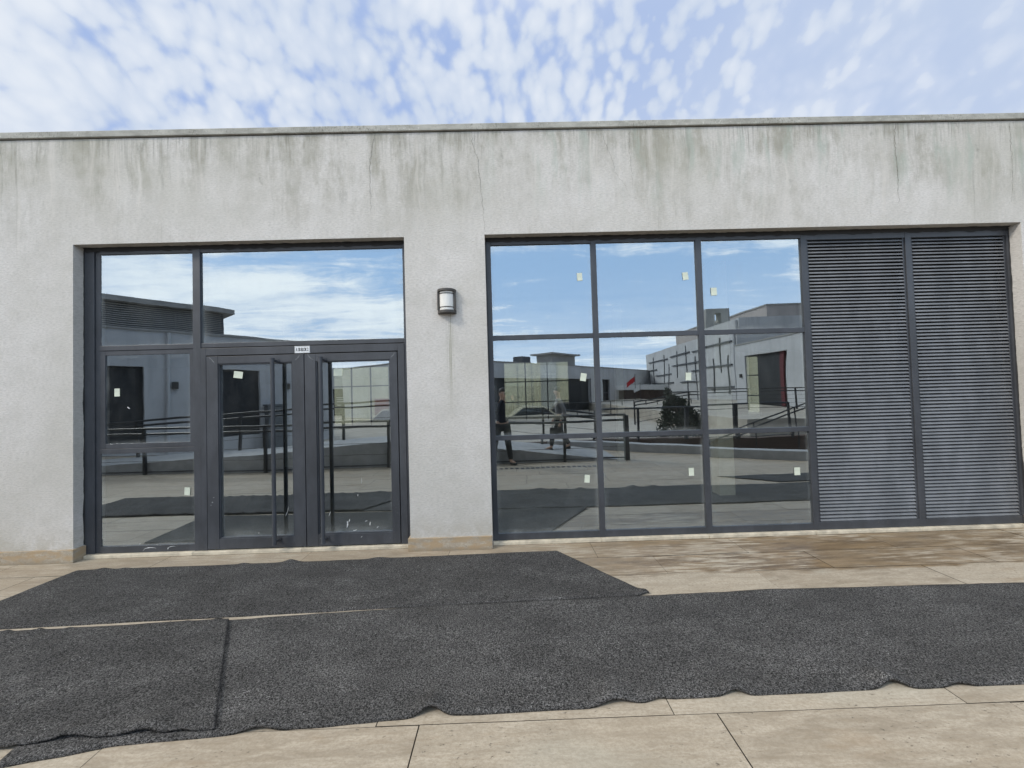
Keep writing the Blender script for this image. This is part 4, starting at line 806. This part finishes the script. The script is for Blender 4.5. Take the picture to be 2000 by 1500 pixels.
def ball(name, c, r, m, parent, n=12):
    mb = MB(); bm = bmesh.new(); bmesh.ops.create_uvsphere(bm, u_segments=n, v_segments=n, radius=1.0); mb.v = [(c[0] + v.co.x * r[0], c[1] + v.co.y * r[1], c[2] + v.co.z * r[2]) for v in bm.verts]; mb.f = [tuple(v.index for v in f.verts) for f in bm.faces]; bm.free()
    return mb.build(name, m, parent, smooth=True)
def person(label, loc, rz, hip, chest, neck, head, legs, arms, topm, trm, hairm, shoem='shoe', extra=None):
    """skeleton in local metres, facing +y; legs = (hip, knee, ankle, toe), arms = (shoulder, elbow, wrist, palm direction)"""
    t = thing('person', label, 'person', loc, rz)
    N = [(*hip, .125, .10), (*[(hip[i] + chest[i]) / 2 for i in range(3)], .12, .095), (*chest, .14, .10), (*neck, .052), (head[0], head[1] - 0.01, head[2] - 0.06, .066, .07), (*head, .078, .092), (head[0], head[1] - .01, head[2] + .07, .06, .07), (head[0], head[1] + .092, head[2] - .015, .013)]
    E_ = [(0, 1), (1, 2), (2, 3), (3, 4), (4, 5), (5, 6), (5, 7)]
    for sx in (-1, 1): N.append((head[0] + sx * .085, head[1] - .005, head[2] - .01, .014, .022)); E_.append((5, len(N) - 1))
    for L in legs:
        b = len(N); N += [(*L[0], .085), (*L[1], .058), (*L[2], .040), (*L[3], .032)]; E_ += [(0, b), (b, b + 1), (b + 1, b + 2), (b + 2, b + 3)]
    for A in arms:
        b = len(N); sh_, el, wr, dr, sd = [Vector(q) for q in A]; dr.normalize(); sd.normalize(); nm = dr.cross(sd)
        palm = wr + dr * .075; N += [(*sh_, .055), (*el, .042), (*wr, .027), (*palm, .030, .016)]; E_ += [(2, b), (b, b + 1), (b + 1, b + 2), (b + 2, b + 3)]
        for k, ln in zip((-1.5, -0.5, 0.5, 1.5), (.062, .078, .074, .055)):
            p0 = palm + sd * k * .019 + dr * .022; p1 = p0 + dr * ln * .5 + nm * .010; p2 = p1 + dr * ln * .30 + nm * .030
            c = len(N); N += [(*p0, .009), (*p1, .008), (*p2, .007)]; E_ += [(b + 3, c), (c, c + 1), (c + 1, c + 2)]
        p0 = palm - sd * .034 - dr * .03; p1 = p0 - sd * .028 + dr * .025 + nm * .012; p2 = p1 + dr * .028 + nm * .010
        c = len(N); N += [(*p0, .011), (*p1, .0095), (*p2, .008)]; E_ += [(b + 3, c), (c, c + 1), (c + 1, c + 2)]
    skin_mesh('body', N, E_, 'skin', t)
    mid = [(hip[i] + chest[i]) / 2 for i in range(3)]; shn = [chest[0], chest[1], chest[2] + .11]
    N = [(hip[0], hip[1], hip[2] - .02, .15, .125), (*mid, .145, .118), (*chest, .168, .125), (*shn, .12, .095)]; E_ = [(0, 1), (1, 2), (2, 3)]
    for A in arms:
        b = len(N); sh_, el, wr = A[:3]; N += [(*sh_, .072), (*el, .056), (wr[0], wr[1], wr[2], .040)]; E_ += [(2, b), (b, b + 1), (b + 1, b + 2)]
    skin_mesh('jacket', N, E_, topm, t)
    N = [(*hip, .138, .112)]; E_ = []
    for L in legs:
        b = len(N); N += [(*L[0], .100), (*L[1], .072), (L[2][0], L[2][1], L[2][2] + .02, .058)]; E_ += [(0, b), (b, b + 1), (b + 1, b + 2)]
    skin_mesh('trousers', N, E_, trm, t)
    for L in legs:
        a, z = Vector(L[2]), Vector(L[3]); d = (z - a); d.z *= 0.6
        skin_mesh('shoe', [(a.x - d.x * .25, a.y - d.y * .25, z.z + .012, .046, .04), (a.x + d.x * .4, a.y + d.y * .4, z.z + .010, .048, .036), (z.x + d.x * .15, z.y + d.y * .15, z.z, .040, .028)], [(0, 1), (1, 2)], shoem, t)
    ball('hair', (head[0], head[1] - .022, head[2] + .045), (.094, .100, .088), hairm, t)
    for sx in (-1, 1):
        e = ball('eye', (head[0] + sx * .033, head[1] + .080, head[2] + .012), (.014, .010, .009), 'eyew', t, 8); ball('pupil', (head[0] + sx * .033, head[1] + .0885, head[2] + .012), (.006, .004, .006), 'hair', e, 8)
    ball('mouth', (head[0], head[1] + .074, head[2] - .058), (.024, .012, .006), 'red', t, 8)
    return t
# the photographer, standing right behind the camera with both hands on a phone
person('person in a navy jacket and black trousers holding up a phone before the railing', (-0.15, -4.29, 0.0), 0.0,
       (0, -0.02, 0.92), (0, -0.03, 1.22), (0.01, -0.02, 1.44), (0.03, 0.0, 1.60),
       [((0.09, -0.02, 0.86), (0.15, 0.03, 0.48), (0.20, 0.02, 0.09), (0.31, 0.09, 0.035)), ((-0.09, -0.02, 0.86), (-0.14, 0.05, 0.49), (-0.19, 0.0, 0.09), (-0.20, 0.15, 0.035))],
       [((0.18, -0.03, 1.33), (0.24, 0.06, 1.14), (0.245, 0.19, 1.47), (-0.25, 0.15, 1.0), (-0.1, 1, 0.0)), ((-0.18, -0.03, 1.33), (-0.15, 0.14, 1.16), (0.035, 0.19, 1.47), (0.25, 0.15, 1.0), (-0.1, -1, 0.0))],
       'jkt', 'trs', 'hair')
ph_ = thing('phone', 'black phone held sideways in both hands of the photographer', 'phone', (0.0, -4.047, 1.588))
MB().box(-0.078, 0.078, -0.004, 0.004, -0.036, 0.036).build('case', 'phone', ph_, bevel=0.003); MB().box(-0.072, 0.072, -0.0052, -0.0041, -0.032, 0.032).build('screen', 'carglass', ph_)
rzf = ramp_z(1.35)
person('person in a grey top and dark trousers walking along the ramp', (1.25, -5.2, rzf), R(90),
       (0, 0, 0.86), (0, 0.02, 1.13), (0, 0.03, 1.33), (0, 0.05, 1.46),
       [((0.08, 0, 0.80), (0.08, 0.16, 0.46), (0.08, 0.20, 0.09), (0.08, 0.36, 0.04)), ((-0.08, 0, 0.80), (-0.08, -0.03, 0.45), (-0.08, -0.27, 0.11), (-0.08, -0.13, 0.035))],
       [((0.17, 0.02, 1.23), (0.22, -0.10, 0.99), (0.20, 0.0, 0.78), (0, 0.3, -1), (0.2, 1, 0.2)), ((-0.17, 0.02, 1.23), (-0.22, 0.0, 0.98), (-0.20, 0.14, 0.80), (0, 0.4, -1), (-0.2, 1, 0.2))],
       'top2', 'trs', 'hair')
bgt = thing('handbag', 'dark handbag carried low by the person on the ramp', 'bag', (1.12, -5.0, rzf + 0.42))
MB().box(-0.15, 0.15, -0.05, 0.05, 0.0, 0.2).build('bag_body', 'shoe', bgt, bevel=0.02)
MB().bar((-0.1, 0, 0.2), (0, 0, 0.36), 0.008, 6).bar((0.1, 0, 0.2), (0, 0, 0.36), 0.008, 6).build('strap', 'shoe', bgt)
